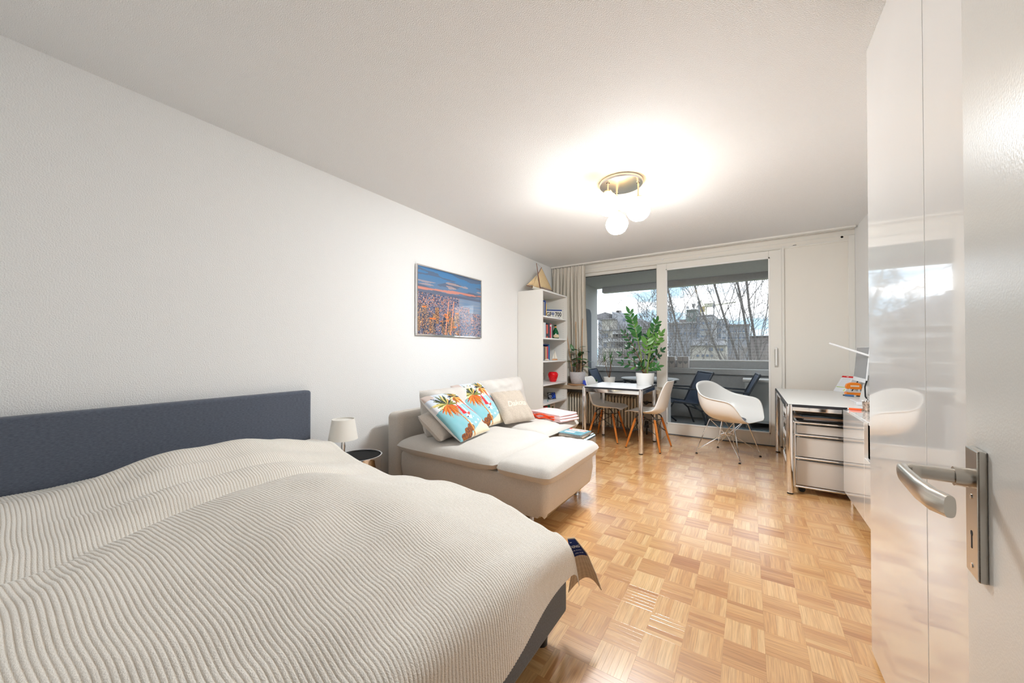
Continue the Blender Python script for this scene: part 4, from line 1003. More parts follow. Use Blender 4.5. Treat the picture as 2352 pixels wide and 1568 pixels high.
for k, z in enumerate((.10, .22, .34, .46, .56)):
    MB().box(3.04, 3.36, 4.42, 4.72, z, z+.006).box(3.04, 3.046, 4.42, 4.72, z, z+.05).build('tray', 'chrome' if k % 2 else 'satin_white', ped2, bevel=.002)
for x in (3.05, 3.35):
    for yy in (4.425, 4.715): MB().cyl((x, yy, 0), (x, yy, .63), .007, n=10).build('post', 'chrome', ped2)
# papers and magazines lying on the pedestal
zz = .5945
for k, (hh, rgb, dx, dy, rz, lb) in enumerate(((.012, (30, 32, 38), .0, 0, -2, 'black folder at the bottom of the stack on the pedestal'), (.010, (206, 206, 210), .03, .01, 4, 'grey papers between the black folders on the pedestal'), (.016, (186, 160, 140), -.01, -.01, -5, 'brownish magazine in the stack on the pedestal'), (.012, (70, 90, 110), .01, .0, 7, 'blue-grey magazine in the stack on the pedestal'), (.010, (24, 25, 30), .0, .01, -3, 'black folder on top of the stack on the pedestal'))):
    Mx = Matrix.Translation((3.29+dx, 4.0+dy, zz)) @ Matrix.Rotation(R(rz), 4, 'Z')
    o = MB().box(-.21, .21, -.145, .145, 0, hh*.15, M=Mx).box(-.207, .207, -.142, .142, hh*.15, hh*.85, M=Mx).box(-.21, .21, -.145, .145, hh*.85, hh, M=Mx).build('magazine', colmat(rgb, .4), None, bevel=.001)
    tag(recenter(o), lb, 'magazine', 'papers stacked on the pedestal'); zz += hh+.0005

# ------------------------------------------------------------------ low white sideboard
SB0, SB1, SBX, SBT = 1.965, 3.735, 3.35, .732
sb = thing('sideboard', 'long low high-gloss white sideboard beside the wardrobe', 'sideboard', (3.55, 2.85, 0))
MB().box(SBX+.022, RW-.02, SB0, SB1, .11, .135).box(SBX+.022, RW-.02, SB0, SB1, SBT-.022, SBT).box(SBX+.022, RW-.02, SB1-.018, SB1, .135, SBT-.022).box(SBX+.022, RW-.02, SB0, SB0+.018, .135, SBT-.022).box(SBX+.03, RW-.02, 3.13, 3.148, .135, SBT-.022).box(RW-.03, RW-.02, SB0+.02, SB1-.02, .135, SBT-.022).box(SBX+.03, RW-.03, SB0+.02, 3.13, .50, .516).build('carcass', 'gloss_white', sb, bevel=.001)
MB().box(SBX, SBX+.02, 3.140, SB1, .105, SBT-.004).build('door', 'gloss_white', sb, bevel=.0015)
MB().box(SBX, SBX+.02, 2.555, 3.136, .105, .505).build('door', 'gloss_white', sb, bevel=.0015)
MB().box(SBX, SBX+.02, SB0, 2.551, .105, SBT-.004).build('door', 'gloss_white', sb, bevel=.0015)
MB().box(SBX+.05, SBX+.24, 2.7, 3.1, .518, .60).build('drawer_box', 'bamboo', sb)
for yy in (3.69, 2.85, 2.02):
    for x in (SBX+.045, RW-.08): MB().cyl((x, yy, 0), (x, yy, .112), .014, .018, n=14).build('leg', 'chrome', sb, smooth=True)

# ------------------------------------------------------------------ on the desk and sideboard
DZ = .742
mo = thing('monitor', 'white desktop monitor seen from the side on the desk', 'monitor', (3.60, 4.30, DZ))
MM = Matrix.Translation((3.545, 4.27, .93)) @ Matrix.Rotation(R(5), 4, 'Y') @ Matrix.Translation((0, 0, -.93))
MB().box(0, .012, -.20, .20, .935, 1.215, M=MM).box(  .012, .03, -.16, .16, .98, 1.18, M=MM).build('housing', 'monitor_white', mo, bevel=.004)
MB().box(-.0015, .0, -.195, .195, .950, 1.211, M=MM).build('screen', 'monitor_screen', mo)
MB().box(-.004, .0, -.20, .20, .915, .949, M=MM).build('chin', 'monitor_white', mo, bevel=.002)
MB().add([MM @ Vector(p) for p in ((.03, -.09, DZ+.008), (.03, .09, DZ+.008), (.05, .05, 1.02), (.05, -.05, 1.02), (.045, -.09, DZ+.008), (.045, .09, DZ+.008), (.062, .05, 1.02), (.062, -.05, 1.02))], [(0, 1, 2, 3), (7, 6, 5, 4), (0, 3, 7, 4), (1, 5, 6, 2), (3, 2, 6, 7), (0, 4, 5, 1)]).build('stand', 'steel_grey_lacquer', mo, bevel=.003)
MB().box(3.50, 3.66, 4.16, 4.38, DZ, DZ+.009).build('foot', 'monitor_white', mo, bevel=.004)
MB().tube([MM @ Vector(p) for p in ((.035, -.08, .95), (.02, -.10, .88), (.03, -.095, .80), (.06, -.06, DZ+.012))], .0055, n=8).build('cable', 'black_plastic', mo, smooth=True)
dl = thing('desk_lamp', 'thin white desk lamp arm reaching over the monitor', 'desk lamp', (3.62, 3.85, DZ))
tip = Vector((3.357, 4.30, 1.248)); m1 = Vector((3.56, 4.0, 1.139)); hg = Vector((3.66, 3.852, 1.086))
MB().tube([tip, m1, hg], .0085, n=8).build('lamp_bar', 'monitor_white', dl, smooth=True)
MB().cyl(hg+Vector((0, 0, .012)), (3.66, 3.852, DZ+.01), .008, n=12).build('post', 'monitor_white', dl, smooth=True)
MB().lathe([(.07, 0), (.07, .008), (.06, .012), (.001, .012)], (3.66, 3.852, DZ), 28).build('base', 'monitor_white', dl, smooth=True)
# calendar block leaning back
ca = thing('desk_calendar', 'white desk calendar with a red header on the desk', 'calendar', (3.56, 5.17, DZ))
CM = frame_M((3.555, 5.175, DZ+.001), (.50, -.80, 0), (.45, .30, .9))
MB().box(-.07, .07, 0, .195, -.05, 0, M=CM).build('block', 'paper_white', ca, bevel=.001)
def cal_col(u, v):
    if v > .90: return c8(208, 44, 44) if not (.42 < u < .58 and .93 < v < .97) else c8(240, 210, 210)
    if .27 < v < .305 and .04 < u < .96: return c8(170, 196, 62)
    if .78 < u < .90 and .06 < v < .2: return c8(206, 222, 150)
    if .15 < u < .88 and .36 < v < .84 and (int(u*22) % 3 != 0) and (int(v*34) % 3 == 0): return c8(190, 192, 198)
    return c8(228, 230, 234)
MB().grid(lambda u, v: CM @ Vector((lerp(-.069, .069, u), lerp(.001, .194, v), .0008)), 44, 56, cal_col).build('page', 'paper_print', ca)
MB().box(-.075, .075, .0, .20, -.058, -.052, M=CM).build('back_board', 'slate', ca)
# hole punch
hp = thing('hole_punch', 'orange hole punch standing behind the pens on the desk', 'hole punch', (3.60, 4.80, DZ))
HM = frame_M((3.60, 4.80, DZ+.03), (.9, .12, 0), (0, 0, 1))
MB().prism([(-.055, .035), (-.06, .06), (-.05, .085), (-.02, .098), (.03, .098), (.058, .085), (.062, .05), (.055, .03)], -.018, .018, M=HM).build('lever', 'orange_plastic', hp, bevel=.006, seg=3)
MB().box(-.025, .04, .058, .072, .0181, .0190, M=HM).build('slot', 'linen_print', hp)
MB().box(-.06, .065, -.03, .005, -.03, .035, M=HM).build('base', 'orange_plastic', hp, bevel=.005)
MB().cyl(HM @ Vector((-.03, 0, .01)), HM @ Vector((-.03, .045, .01)), .008, n=12).cyl(HM @ Vector((.04, 0, .01)), HM @ Vector((.04, .045, .01)), .008, n=12).build('punch_pin', 'chrome', hp, smooth=True)
MB().box(-.045, .05, .004, .016, .02, .036, M=HM).build('guide', 'steel_grey_lacquer', hp)
for p0, p1, r, mt_, lb in (((3.515, 4.74, DZ+.006), (3.63, 4.70, DZ+.006), .006, 'black_plastic', 'black pen lying before the orange hole punch'), ((3.525, 4.70, DZ+.010), (3.585, 4.665, DZ+.010), .010, 'blue_glassy', 'short blue pen with a chrome end on the desk')):
    o = thing('pen', lb, 'pen', (p0[0], p0[1], DZ)); d_ = (Vector(p1)-Vector(p0)).normalized()
    MB().cyl(p0, p1, r, n=12).build('barrel', mt_, o, smooth=True); MB().cyl(p1, Vector(p1)+d_*.014, r*.98, r*.7, n=12).build('cap', 'chrome' if 'blue' in lb else 'black_plastic', o, smooth=True)
ad = thing('charger', 'small white plug-in charger lying on the desk edge', 'charger', (3.50, 3.97, DZ))
MB().box(3.47, 3.53, 3.95, 3.99, DZ, DZ+.026).build('body', 'monitor_white', ad, bevel=.006); MB().cyl((3.475, 3.97, DZ+.013), (3.455, 3.97, DZ+.013), .003, n=8).build('pin', 'chrome', ad)
cup = thing('pen_cup', 'mottled mirrored glass cup on the sideboard end', 'cup', (3.49, 3.69, SBT))
MB().lathe([(.001, 0), (.028, 0), (.034, .008), (.038, .03), (.041, .06), (.041, .075), (.038, .075), (.038, .06), (.03, .02), (.001, .015)], (3.49, 3.69, SBT), 26).build('body', 'cup_mercury', cup, smooth=True)
rim = MB()
for k in range(16): a = 2*math.pi*k/16; rim.lathe([(.001, -.005), (.005, 0), (.001, .005)], (3.49+.040*math.cos(a), 3.69+.040*math.sin(a), SBT+.075), 6)
rim.build('scalloped_rim', 'gloss_white', cup, smooth=True)
op = thing('marker_pen', 'bright orange pen lying on the corner of the sideboard', 'pen', (3.42, 3.70, SBT))
MB().cyl((3.382, 3.722, SBT+.0075), (3.448, 3.70, SBT+.0075), .0075, n=12).build('barrel', 'orange_pen', op, smooth=True)
MB().cyl((3.448, 3.70, SBT+.0075), (3.475, 3.691, SBT+.0075), .005, .003, n=12).build('tip', 'bamboo', op, smooth=True); MB().cyl((3.382, 3.722, SBT+.0075), (3.374, 3.7247, SBT+.0075), .005, n=10).build('end', 'gloss_white', op, smooth=True)

# ------------------------------------------------------------------ clear acrylic side table with magazines
ac = thing('acrylic_table', 'clear acrylic U-shaped side table at the end of the chaise', 'side table', (1.36, 3.2, 0))
AX0, AX1, AY0, AY1, AH, AT = 1.245, 1.51, 2.98, 3.345, .395, .014
def arc(cx, cz, r, a0, a1, n=8): return [(cx+r*math.cos(R(lerp(a0, a1, k/n))), cz+r*math.sin(R(lerp(a0, a1, k/n)))) for k in range(n+1)]
ro, ri = .035, .035-AT
outer = [(AX1, 0)]+arc(AX1-ro, AH-ro, ro, 0, 90)+arc(AX0+ro, AH-ro, ro, 90, 180)+[(AX0, 0)]
inner = [(AX0+AT, 0)]+arc(AX0+ro, AH-ro, ri, 180, 90)+arc(AX1-ro, AH-ro, ri, 90, 0)+[(AX1-AT, 0)]
pl_ = outer+inner; n = len(outer); mb = MB()
for yy in (AY0, AY1):
    mb.v += [(x, yy, z) for x, z in pl_]
T = len(pl_)
for k in range(n-1):
    a, b = k, k+1; c_, d_ = T-2-k, T-1-k
    mb.f += [(a, b, c_, d_), (T+a, T+d_, T+c_, T+b)]; mb.col += [None, None]
for k in range(T): mb.f.append((k, (k+1) % T, T+(k+1) % T, T+k)); mb.col.append(None)
mb.build('shell', 'acrylic', ac, smooth=True, ang=30)
for yy in (AY0, AY1):
    e_ = MB(); o_ = -.0006 if yy == AY0 else .0006
    ring_ = [(x, yy+o_, z) for x, z in outer]; rin = [(x+(ix-x)*.45, yy+o_, z+(iz-z)*.45) for (x, z), (ix, iz) in zip(outer, inner[::-1])]
    e_.add(ring_+rin, [(k, k+1, n+k+1, n+k) for k in range(n-1)]); e_.build('edge_highlight', 'acrylic_highlight', ac)  # pale strip paints the bright highlight along the acrylic's edge
zz = AH+.0005
for rz, sz, hh, kind, lb in ((3, (.232, .25), .012, 0, 'tan paperback at the bottom of the pile on the clear table'), (-4, (.228, .23), .016, 1, 'teal illustrated book on top of the pile on the clear table')):
    Mx = Matrix.Translation((1.375, 3.17, zz)) @ Matrix.Rotation(R(rz), 4, 'Z')
    o = thing('book', lb, 'book', (1.375, 3.17, zz), 0, None)
    MB().box(-sz[0]/2, sz[0]/2, -sz[1]/2, sz[1]/2, 0, .002, M=Mx).box(-sz[0]/2, sz[0]/2, -sz[1]/2, sz[1]/2, hh-.002, hh, M=Mx).box(-sz[0]/2, -sz[0]/2+.003, -sz[1]/2, sz[1]/2, .002, hh-.002, M=Mx).build('cover', colmat((196, 170, 146) if kind == 0 else (70, 104, 116)), o)
    MB().box(-sz[0]/2+.004, sz[0]/2-.004, -sz[1]/2+.004, sz[1]/2-.004, .0021, hh-.0021, M=Mx).build('pages', 'paper_white', o)
    def cov(u, v):
        if v > .60 and .12 < u < .86:
            if .74 < v < .86 and (int(u*44) % 3 != 2) and not (.50 < u < .54): return c8(168, 84, 84)
            return c8(230, 214, 204)
        if .28 < v < .46 and .1 < u < .55: return c8(226, 228, 236)
        if u < .12 and v > .85: return c8(206, 60, 56)
        k = pn(u*5, v*4, 3); return c8(104+int(30*k), 152+int(24*k), 164+int(24*k))
    if kind: MB().grid(lambda u, v: Mx @ Vector((lerp(-sz[0]/2+.001, sz[0]/2-.001, u), lerp(-sz[1]/2+.001, sz[1]/2-.001, v), hh+.0006)), 50, 30, cov).build('cover_print', 'paper_print', o)
    zz += hh+.001

# ------------------------------------------------------------------ moulded shell chairs
def side_shell():
    P_ = [(.235, .425), (.215, .437), (.15, .437), (.05, .424), (-.06, .420), (-.14, .432), (-.19, .475), (-.215, .55), (-.235, .64), (-.255, .73), (-.270, .80), (-.276, .825)]
    Wd = [.175, .20, .222, .232, .232, .226, .214, .20, .195, .190, .165, .12]
    Cv = [.0, .006, .018, .034, .048, .060, .066, .062, .050, .036, .02, .008]
    m = len(P_)-1
    def cr_(arr, t):
        k = min(m-1, int(t*m)); f = t*m-k; g = lambda i: Vector(arr[max(0, min(m, i))]) if isinstance(arr[0], tuple) else Vector((arr[max(0, min(m, i))], 0))
        a, b, c_, d = g(k-1), g(k), g(k+1), g(k+2)
        return .5*((2*b)+(c_-a)*f+(2*a-5*b+4*c_-d)*f*f+(3*b-a-3*c_+d)*f**3)
    def fn(u, v):
        p = cr_(P_, u); e = .01; tg_ = (cr_(P_, min(1, u+e))-cr_(P_, max(0, u-e))).normalized(); nrm = Vector((-tg_.y, tg_.x)) if False else Vector((tg_.y, -tg_.x))
        s_ = v*2-1; wv = cr_(Wd, u)[0]; cv = cr_(Cv, u)[0]
        off = cv*abs(s_)**2.4
        return Vector((p.x+nrm.x*off, s_*wv*(1-.06*abs(s_)**4), p.y+nrm.y*off))
    mb = MB(); mb.grid(fn, 44, 26); return mb
def dsw(name, label, loc, rz, group):
    o = thing(name, label, 'chair', loc, rz, group, world=False)
    side_shell().build('shell', 'shell_white', o, smooth=True, ang=180, solid=.007)
    tops = [(.105, .115), (.105, -.115), (-.105, -.115), (-.105, .115)]; ft = [(.205, .208), (.205, -.208), (-.205, -.208), (-.205, .208)]
    J = lambda k, z: Vector((lerp(ft[k][0], tops[k][0], z/.40), lerp(ft[k][1], tops[k][1], z/.40), z))
    for k in range(4):
        lg = MB().tube([J(k, .008), J(k, .10), J(k, .26), J(k, .36)], [.0095, .0125, .0145, .0125], n=12).build('leg', 'maple_leg', o, smooth=True, ang=60)
        MB().cyl(J(k, 0), J(k, .008), .0095, n=12).build('foot_cap', 'rubber_black', lg)
        MB().tube([J(k, .33), J(k, .385), Vector((tops[k][0]*.75, tops[k][1]*.8, .405)), Vector((tops[k][0]*.5, tops[k][1]*.6, .418))], .0075, n=8).build('bracket', 'black_metal', o, smooth=True)
    wr_ = MB()
    for k in range(4):
        k2 = (k+1) % 4; wr_.tube([J(k, .345), J(k2, .185)], .0035, n=6).tube([J(k2, .345), J(k, .185)], .0035, n=6)
    wr_.tube([J(0, .335), J(2, .335)], .0035, n=6).tube([J(1, .335), J(3, .335)], .0035, n=6)
    wr_.build('wire_bracing', 'black_metal', o)
    return o
dsw('shell_chair', 'white shell chair with wooden legs on the bookcase side of the table', (1.137, 4.80, 0), R(0), 'dining chairs')
dsw('shell_chair', 'white shell chair with wooden legs on the door side of the table', (1.706, 4.655, 0), R(173), 'dining chairs')

def arm_shell():
    H_ = [(.300, 0, .425), (.300, .11, .425), (.290, .185, .432), (.266, .236, .470), (.232, .274, .545), (.195, .300, .612), (.145, .314, .643), (.05, .320, .655), (-.05, .317, .668), (-.13, .298, .694), (-.19, .258, .738), (-.235, .200, .786), (-.262, .110, .814), (-.270, 0, .822)]
    rim = [Vector(p) for p in H_]+[Vector((p[0], -p[1], p[2])) for p in H_[-2:0:-1]]; m = len(rim)
    def rp_(u):
        t = (u % 1)*m; k = int(t); f = t-k; a, b, c_, d = (rim[(k+q) % m] for q in (-1, 0, 1, 2))
        return .5*((2*b)+(c_-a)*f+(2*a-5*b+4*c_-d)*f*f+(3*b-a-3*c_+d)*f**3)
    def fn(u, v):
        rm = rp_(u); c0 = Vector((.02, 0, .398)); hi = sstep(.44, .60, rm.z)
        if v > .94 and True:
            o_ = Vector((rm.x, rm.y, 0)).normalized(); k = (v-.94)/.06; return rm+o_*(.016*hi*k)+Vector((0, 0, -.006*hi*k*k))
        t = v/.94; r2 = Vector((rm.x-.02, rm.y, 0))
        c1 = Vector((.02, 0, .394))+r2*lerp(.62, .78, hi); c2 = Vector((.02, 0, 0))+r2*lerp(.88, 1.0, hi)+Vector((0, 0, lerp(.415, .398+(rm.z-.398)*.36, hi)))
        return c0*(1-t)**3+c1*(3*t*(1-t)**2)+c2*(3*t*t*(1-t))+rm*t**3
    mb = MB(); mb.grid(fn, 96, 30); return mb
def dar(label, loc, rz):
    o = thing('armchair', label, 'chair', loc, rz, None, world=False)
    arm_shell().build('shell', 'shell_white', o, smooth=True, ang=180, solid=.007)
    MB().lathe([(.001, .415), (.155, .419), (.160, .424), (.155, .430), (.001, .432)], (.02, 0, -.003), 40).build('seat_pad', 'headboard_fabric', o, smooth=True)
    ft = [(.232, .232), (.232, -.232), (-.232, -.232), (-.232, .232)]; tp = [(.13, .14), (.13, -.14), (-.13, -.14), (-.13, .14)]
    ring = [(.05, .06), (.05, -.06), (-.05, -.06), (-.05, .06)]; zr = .235
    wr_ = MB()
    for k in range(4):
        f = Vector((*ft[k], .035)); t = Vector((*tp[k], .40)); k1 = (k+1) % 4; k3 = (k+3) % 4
        MB().tube([Vector((*ft[k], .012)), f, f.lerp(t, .5), t], .0055, n=8).build('leg_rod', 'chrome', o, smooth=True)
        MB().lathe([(.001, 0), (.013, 0), (.013, .004), (.006, .014), (.001, .015)], (*ft[k], 0), 14).build('glide', 'rubber_black', o, smooth=True)
        for kk in (k1, k3):
            m_ = Vector((ring[k][0]*.5+ring[kk][0]*.5, ring[k][1]*.5+ring[kk][1]*.5, zr)); m_ = Vector((ring[k][0], ring[k][1], zr)).lerp(m_, .6)
            wr_.tube([f+Vector((0, 0, .004)), m_, Vector((tp[kk][0]*.98, tp[kk][1]*.98, .40))], .0036, n=6)
    wr_.tube([(*p, zr) for p in ring], .0036, n=6, closed=True)
    wr_.tube([(*p, .40) for p in tp], .0045, n=6, closed=True)
    wr_.build('wire_struts', 'chrome', o, smooth=True)
    return o
dar('white shell armchair on a chrome wire base before the balcony door', (2.54, 4.78, 0), R(-24))

# ------------------------------------------------------------------ plants
def leaf_mesh(name, L_, W_, fold=.15, droop=.12, mat='leaf_dark', n=5, tipw=.0):
    mb = MB(); vs = []
    for i in range(n+1):
        t = i/n; wv = W_/2*math.sin(math.pi*min(1, max(0, t*.94+.03)))**.75 if tipw == 0 else W_/2*(1-t**1.6)*min(1, .35+t*4)
        z = -droop*L_*t*t
        vs += [(t*L_, -wv, z+fold*wv), (t*L_, 0, z), (t*L_, wv, z+fold*wv)]
    fs = []
    for i in range(n):
        a = i*3; fs += [(a, a+3, a+4, a+1), (a+1, a+4, a+5, a+2)]
    me = bpy.data.meshes.new(name); me.from_pydata(vs, [], fs); me.materials.append(MATS[mat]); me.shade_smooth(); return me
def put_leaf(me, root, p, d, up, s=1.0, roll=0.0):
    d = Vector(d).normalized(); up = Vector(up); y = up.cross(d); y = y.normalized() if y.length > 1e-4 else d.orthogonal().normalized(); z = d.cross(y)
    M = Matrix(((d.x, y.x, z.x, p[0]), (d.y, y.y, z.y, p[1]), (d.z, y.z, z.z, p[2]), (0, 0, 0, 1))) @ Matrix.Rotation(roll, 4, 'X') @ Matrix.Scale(s, 4)
    o = bpy.data.objects.new('leaf', me); COL.objects.link(o); o.parent = root; o.matrix_local = M; return o
# zamioculcas on the dining table
ZP = Vector((1.625, 4.83, .742)); zz_ = thing('zz_plant', 'tall glossy green potted plant on the dining table', 'plant', ZP, world=False)
MB().lathe([(.001, 0), (.096, 0), (.100, .004), (.113, .150), (.113, .156), (.106, .156), (.103, .13), (.001, .13)], (0, 0, 0), 40).build('pot', 'pot_white', zz_, smooth=True)
MB().lathe([(.104, .131), (.06, .137), (.001, .139)], (0, 0, 0), 24).build('soil', 'soil', zz_, smooth=True)
lm = [leaf_mesh('zz_leaf', .075, .030, mat=m_) for m_ in ('leaf_dark', 'leaf_mid', 'leaf_light')]
pr_ = random.Random(21)
rgt = Vector((math.cos(YAW), math.sin(YAW), 0)); dep = Vector((-math.sin(YAW), math.cos(YAW), 0))
# (sideways reach, depth reach, height, size, tone) of every stalk tip
ST = [(-.19, .02, .78, 1.3, 1), (.146, .0, .66, 1.2, 1), (.18, -.06, .50, 1.15, 2), (.02, -.05, .48, 1.3, 2), (-.27, .0, .53, .85, 0), (-.19, .06, .34, .9, 0), (-.30, -.05, .14, .9, 0), (-.29, .06, .26, .85, 0), (.22, .02, .30, .95, 0), (.21, .08, .22, .9, 0), (.12, -.10, .10, 1.0, 1), (-.10, -.10, .12, .9, 0), (.09, .08, .38, .95, 0)]
for sx_, sd_, h_, sz_, tn in ST:
    b0 = Vector((pr_.uniform(-.035, .035), pr_.uniform(-.035, .035), .135)); e = rgt*sx_+dep*sd_+Vector((0, 0, .14+h_)); c0 = b0.lerp(e, .45)+Vector((0, 0, .10*h_+.03))-(rgt*sx_+dep*sd_)*.18
    bez = lambda t: b0*(1-t)**2+c0*(2*t*(1-t))+e*t*t
    fat = .011 if h_ > .6 else .007
    MB().tube([bez(t/10) for t in range(11)], [lerp(fat, .0022, t/10) for t in range(11)], n=7).build('stalk', 'stem_green' if tn else 'stem_brown', zz_, smooth=True, world=False)
    k = max(4, int(h_/.082)); t0 = .36 if h_ < .45 else .50; sz_ *= 1.22
    for q in range(k):
        t = lerp(t0, .97, q/(k-1)); p = bez(t); tg_ = (bez(min(1, t+.02))-bez(t-.02)).normalized()
        for sgn in (-1, 1):
            side = tg_.cross(dep).normalized()*sgn + dep*pr_.uniform(-.5, .5)
            d = (side*.85+tg_*.75+Vector((0, 0, pr_.uniform(-.1, .2)))).normalized()
            put_leaf(lm[tn if pr_.random() < .75 else pr_.randrange(3)], zz_, p, d, tg_*-.3-dep+Vector((0, 0, .4)), sz_*pr_.uniform(.8, 1.1)*(.75+.25*math.sin(math.pi*q/(k-1))), pr_.uniform(-.5, .5))
    put_leaf(lm[tn], zz_, bez(1), (e-bez(.95)), -dep, sz_*.9)
# rubber plant on the sill
RP = Vector((.53, 5.225, .6755)); rb_ = thing('rubber_plant', 'potted rubber plant with bamboo canes beside the curtain', 'plant', RP, world=False)
MB().lathe([(.001, 0), (.082, 0), (.090, .006), (.108, .07), (.122, .15), (.123, .182), (.117, .183), (.112, .15), (.001, .15)], (0, 0, 0), 40).build('pot', 'pot_grey', rb_, smooth=True)
MB().lathe([(.113, .151), (.001, .156)], (0, 0, 0), 24).build('soil', 'soil', rb_)
for x, y, tx, ty, h_ in ((-.03, .03, -.045, .05, 1.02), (.055, .0, .075, .03, 1.06), (-.065, -.02, -.17, -.03, .86)):
    MB().tube([(x, y, .12), (tx, ty, h_-.06)], .006, n=8).build('cane', 'bamboo', rb_, smooth=True)
rl_ = [leaf_mesh('rubber_leaf', .13, .06, fold=.25, droop=.22, mat=m_, n=6) for m_ in ('leaf_dark', 'leaf_mid', 'leaf_light')]
for k, (sx_, sd_, h_) in enumerate(((.02, 0, .40), (.10, .0, .34), (-.09, .0, .24), (.16, -.03, .20), (-.03, -.06, .30))):
    b0 = Vector((pr_.uniform(-.03, .03), pr_.uniform(-.03, .03), .15)); e = rgt*sx_+dep*sd_+Vector((0, 0, .15+h_))
    MB().tube([b0, b0.lerp(e, .5)+rgt*(.02*(-1)**k), e], [.008, .006, .004], n=7).build('stem', 'stem_brown', rb_, smooth=True)
    for q in range(6):
        t = lerp(.45, 1, q/5); p = b0.lerp(e, t); a = q*2.4+k*1.1
        d = rgt*math.cos(a)+dep*math.sin(a)*.7+Vector((0, 0, pr_.uniform(-.1, .5)))
        put_leaf(rl_[pr_.choice([0, 0, 1, 1, 2])], rb_, p, d, (0, 0, 1), pr_.uniform(.7, 1.05), pr_.uniform(-.4, .4))
put_leaf(rl_[1], rb_, rgt*-.06+Vector((0, 0, .50)), rgt*-.35+Vector((0, 0, .9)), -dep, .9)
tr_ = MB().lathe([(.001, 0), (.145, 0), (.15, .004), (.15, .012), (.143, .0135), (.001, .0135)], (.53, 5.225, .661), 40).build('plant_tray', 'wood_tray', None, smooth=True); tag(recenter(tr_), 'round wooden tray under the rubber plant pot', 'tray')
# dracaena on the sill
DP = Vector((.985, 5.36, .661)); dr_ = thing('dracaena', 'thin dracaena with narrow drooping leaves in a white pot', 'plant', DP, world=False)
MB().lathe([(.001, 0), (.066, 0), (.070, .004), (.088, .122), (.088, .127), (.083, .127), (.080, .10), (.001, .10)], (0, 0, 0), 36).build('pot', 'pot_white', dr_, smooth=True)
MB().lathe([(.081, .101), (.001, .104)], (0, 0, 0), 20).build('soil', 'soil', dr_)
dlm = [leaf_mesh('dracaena_leaf', .16, .012, fold=.3, droop=dr, mat=m_, n=7, tipw=1) for dr, m_ in ((.9, 'leaf_red'), (.5, 'leaf_red'), (.1, 'leaf_mid'))]
for k, (sx_, h_) in enumerate(((-.07, .30), (.02, .34), (.03, .26))):
    b0 = Vector((0, 0, .10)); e = rgt*sx_+Vector((0, 0, .10+h_)); MB().tube([b0, b0.lerp(e, .4)+rgt*(.02 if k == 1 else -.01), e], [.006, .0045, .0035], n=6).build('stem', 'stem_brown', dr_, smooth=True)
    for q in range(13):
        a = q*2.4+k; up = q > 9
        d = (rgt*math.cos(a)+dep*math.sin(a))*(.25 if up else 1)+Vector((0, 0, 1.1 if up else pr_.uniform(-.05, .5)))
        put_leaf(dlm[2 if up else pr_.choice([0, 0, 1])], dr_, e+Vector((0, 0, -.004*q)), d, (0, 0, 1) if not up else dep, pr_.uniform(.75, 1.1))
# small succulent and blue box on the sill
SP = Vector((.775, 5.36, .661)); su = thing('succulent', 'little succulent in a small white pot behind the left chair', 'plant', SP, world=False)
MB().lathe([(.001, 0), (.026, 0), (.033, .05), (.030, .05), (.028, .04), (.001, .04)], (0, 0, 0), 24).build('pot', 'pot_white', su, smooth=True)
sl_ = leaf_mesh('succulent_leaf', .055, .012, fold=.5, droop=-.1, mat='leaf_mid', n=4)
for q in range(14): a = q*2.4; put_leaf(sl_, su, (0, 0, .042), (math.cos(a), math.sin(a), .5+.08*q), (0, 0, 1), pr_.uniform(.7, 1.1))
o = MB().box(.64, .69, 5.17, 5.195, .661, .735, M=None).build('blue_carton', 'blue_box', None, bevel=.002); tag(recenter(o), 'small blue carton on the window sill beside the chair back', 'box')
# ------------------------------------------------------------------ balcony
BZ = 2.475
struct(MB().box(-.4, 4.3, RD+.2, 7.62, -.25, -.02).build('floor_balcony', 'balcony_floor'))
struct(MB().box(-.6, 4.6, RD+.2, 7.36, BZ, BZ+.25).build('ceiling_balcony', 'concrete'))
struct(MB().box(.24, 4.4, 7.20, 7.36, 2.368, BZ).build('trim_balcony_beam', 'concrete'))
struct(MB().box(-.30, .10, RD+.2, 7.30, -.25, BZ).build('wall_balcony_left', 'concrete'))
struct(MB().box(3.95, 4.2, RD+.2, 7.36, -.25, BZ).build('wall_balcony_right', 'concrete'))
struct(MB().box(-.3, 4.3, 7.28, 7.40, -.02, .772).box(-.3, 4.3, 7.20, 7.46, .772, .868).build('wall_parapet', 'concrete', bevel=.006))
struct(MB().box(.25, 4.3, 7.46, 7.58, .55, .992).build('wall_parapet_outer', 'concrete', bevel=.004))
struct(MB().box(.25, 4.3, 7.44, 7.60, .992, 1.014).build('trim_5', 'concrete_light', bevel=.004))
# rounded dark panel on the left balcony wall
def rrect(w_, h_, r, n=6):
    p = []
    for cx, cy, a0 in ((w_/2-r, h_/2-r, 0), (-w_/2+r, h_/2-r, 90), (-w_/2+r, -h_/2+r, 180), (w_/2-r, -h_/2+r, 270)):
        for k in range(n+1): a = R(a0+90*k/n); p.append((cx+r*math.cos(a), cy+r*math.sin(a)))
    return p
MB().prism(rrect(.95, 1.95, .12), 0, .02, M=Matrix.Translation((.102, 6.42, 1.02)) @ Matrix.Rotation(R(90), 4, 'Z') @ Matrix.Rotation(R(90), 4, 'X')).build('recessed_panel', 'balcony_dark', bpy.data.objects['wall_balcony_left'])
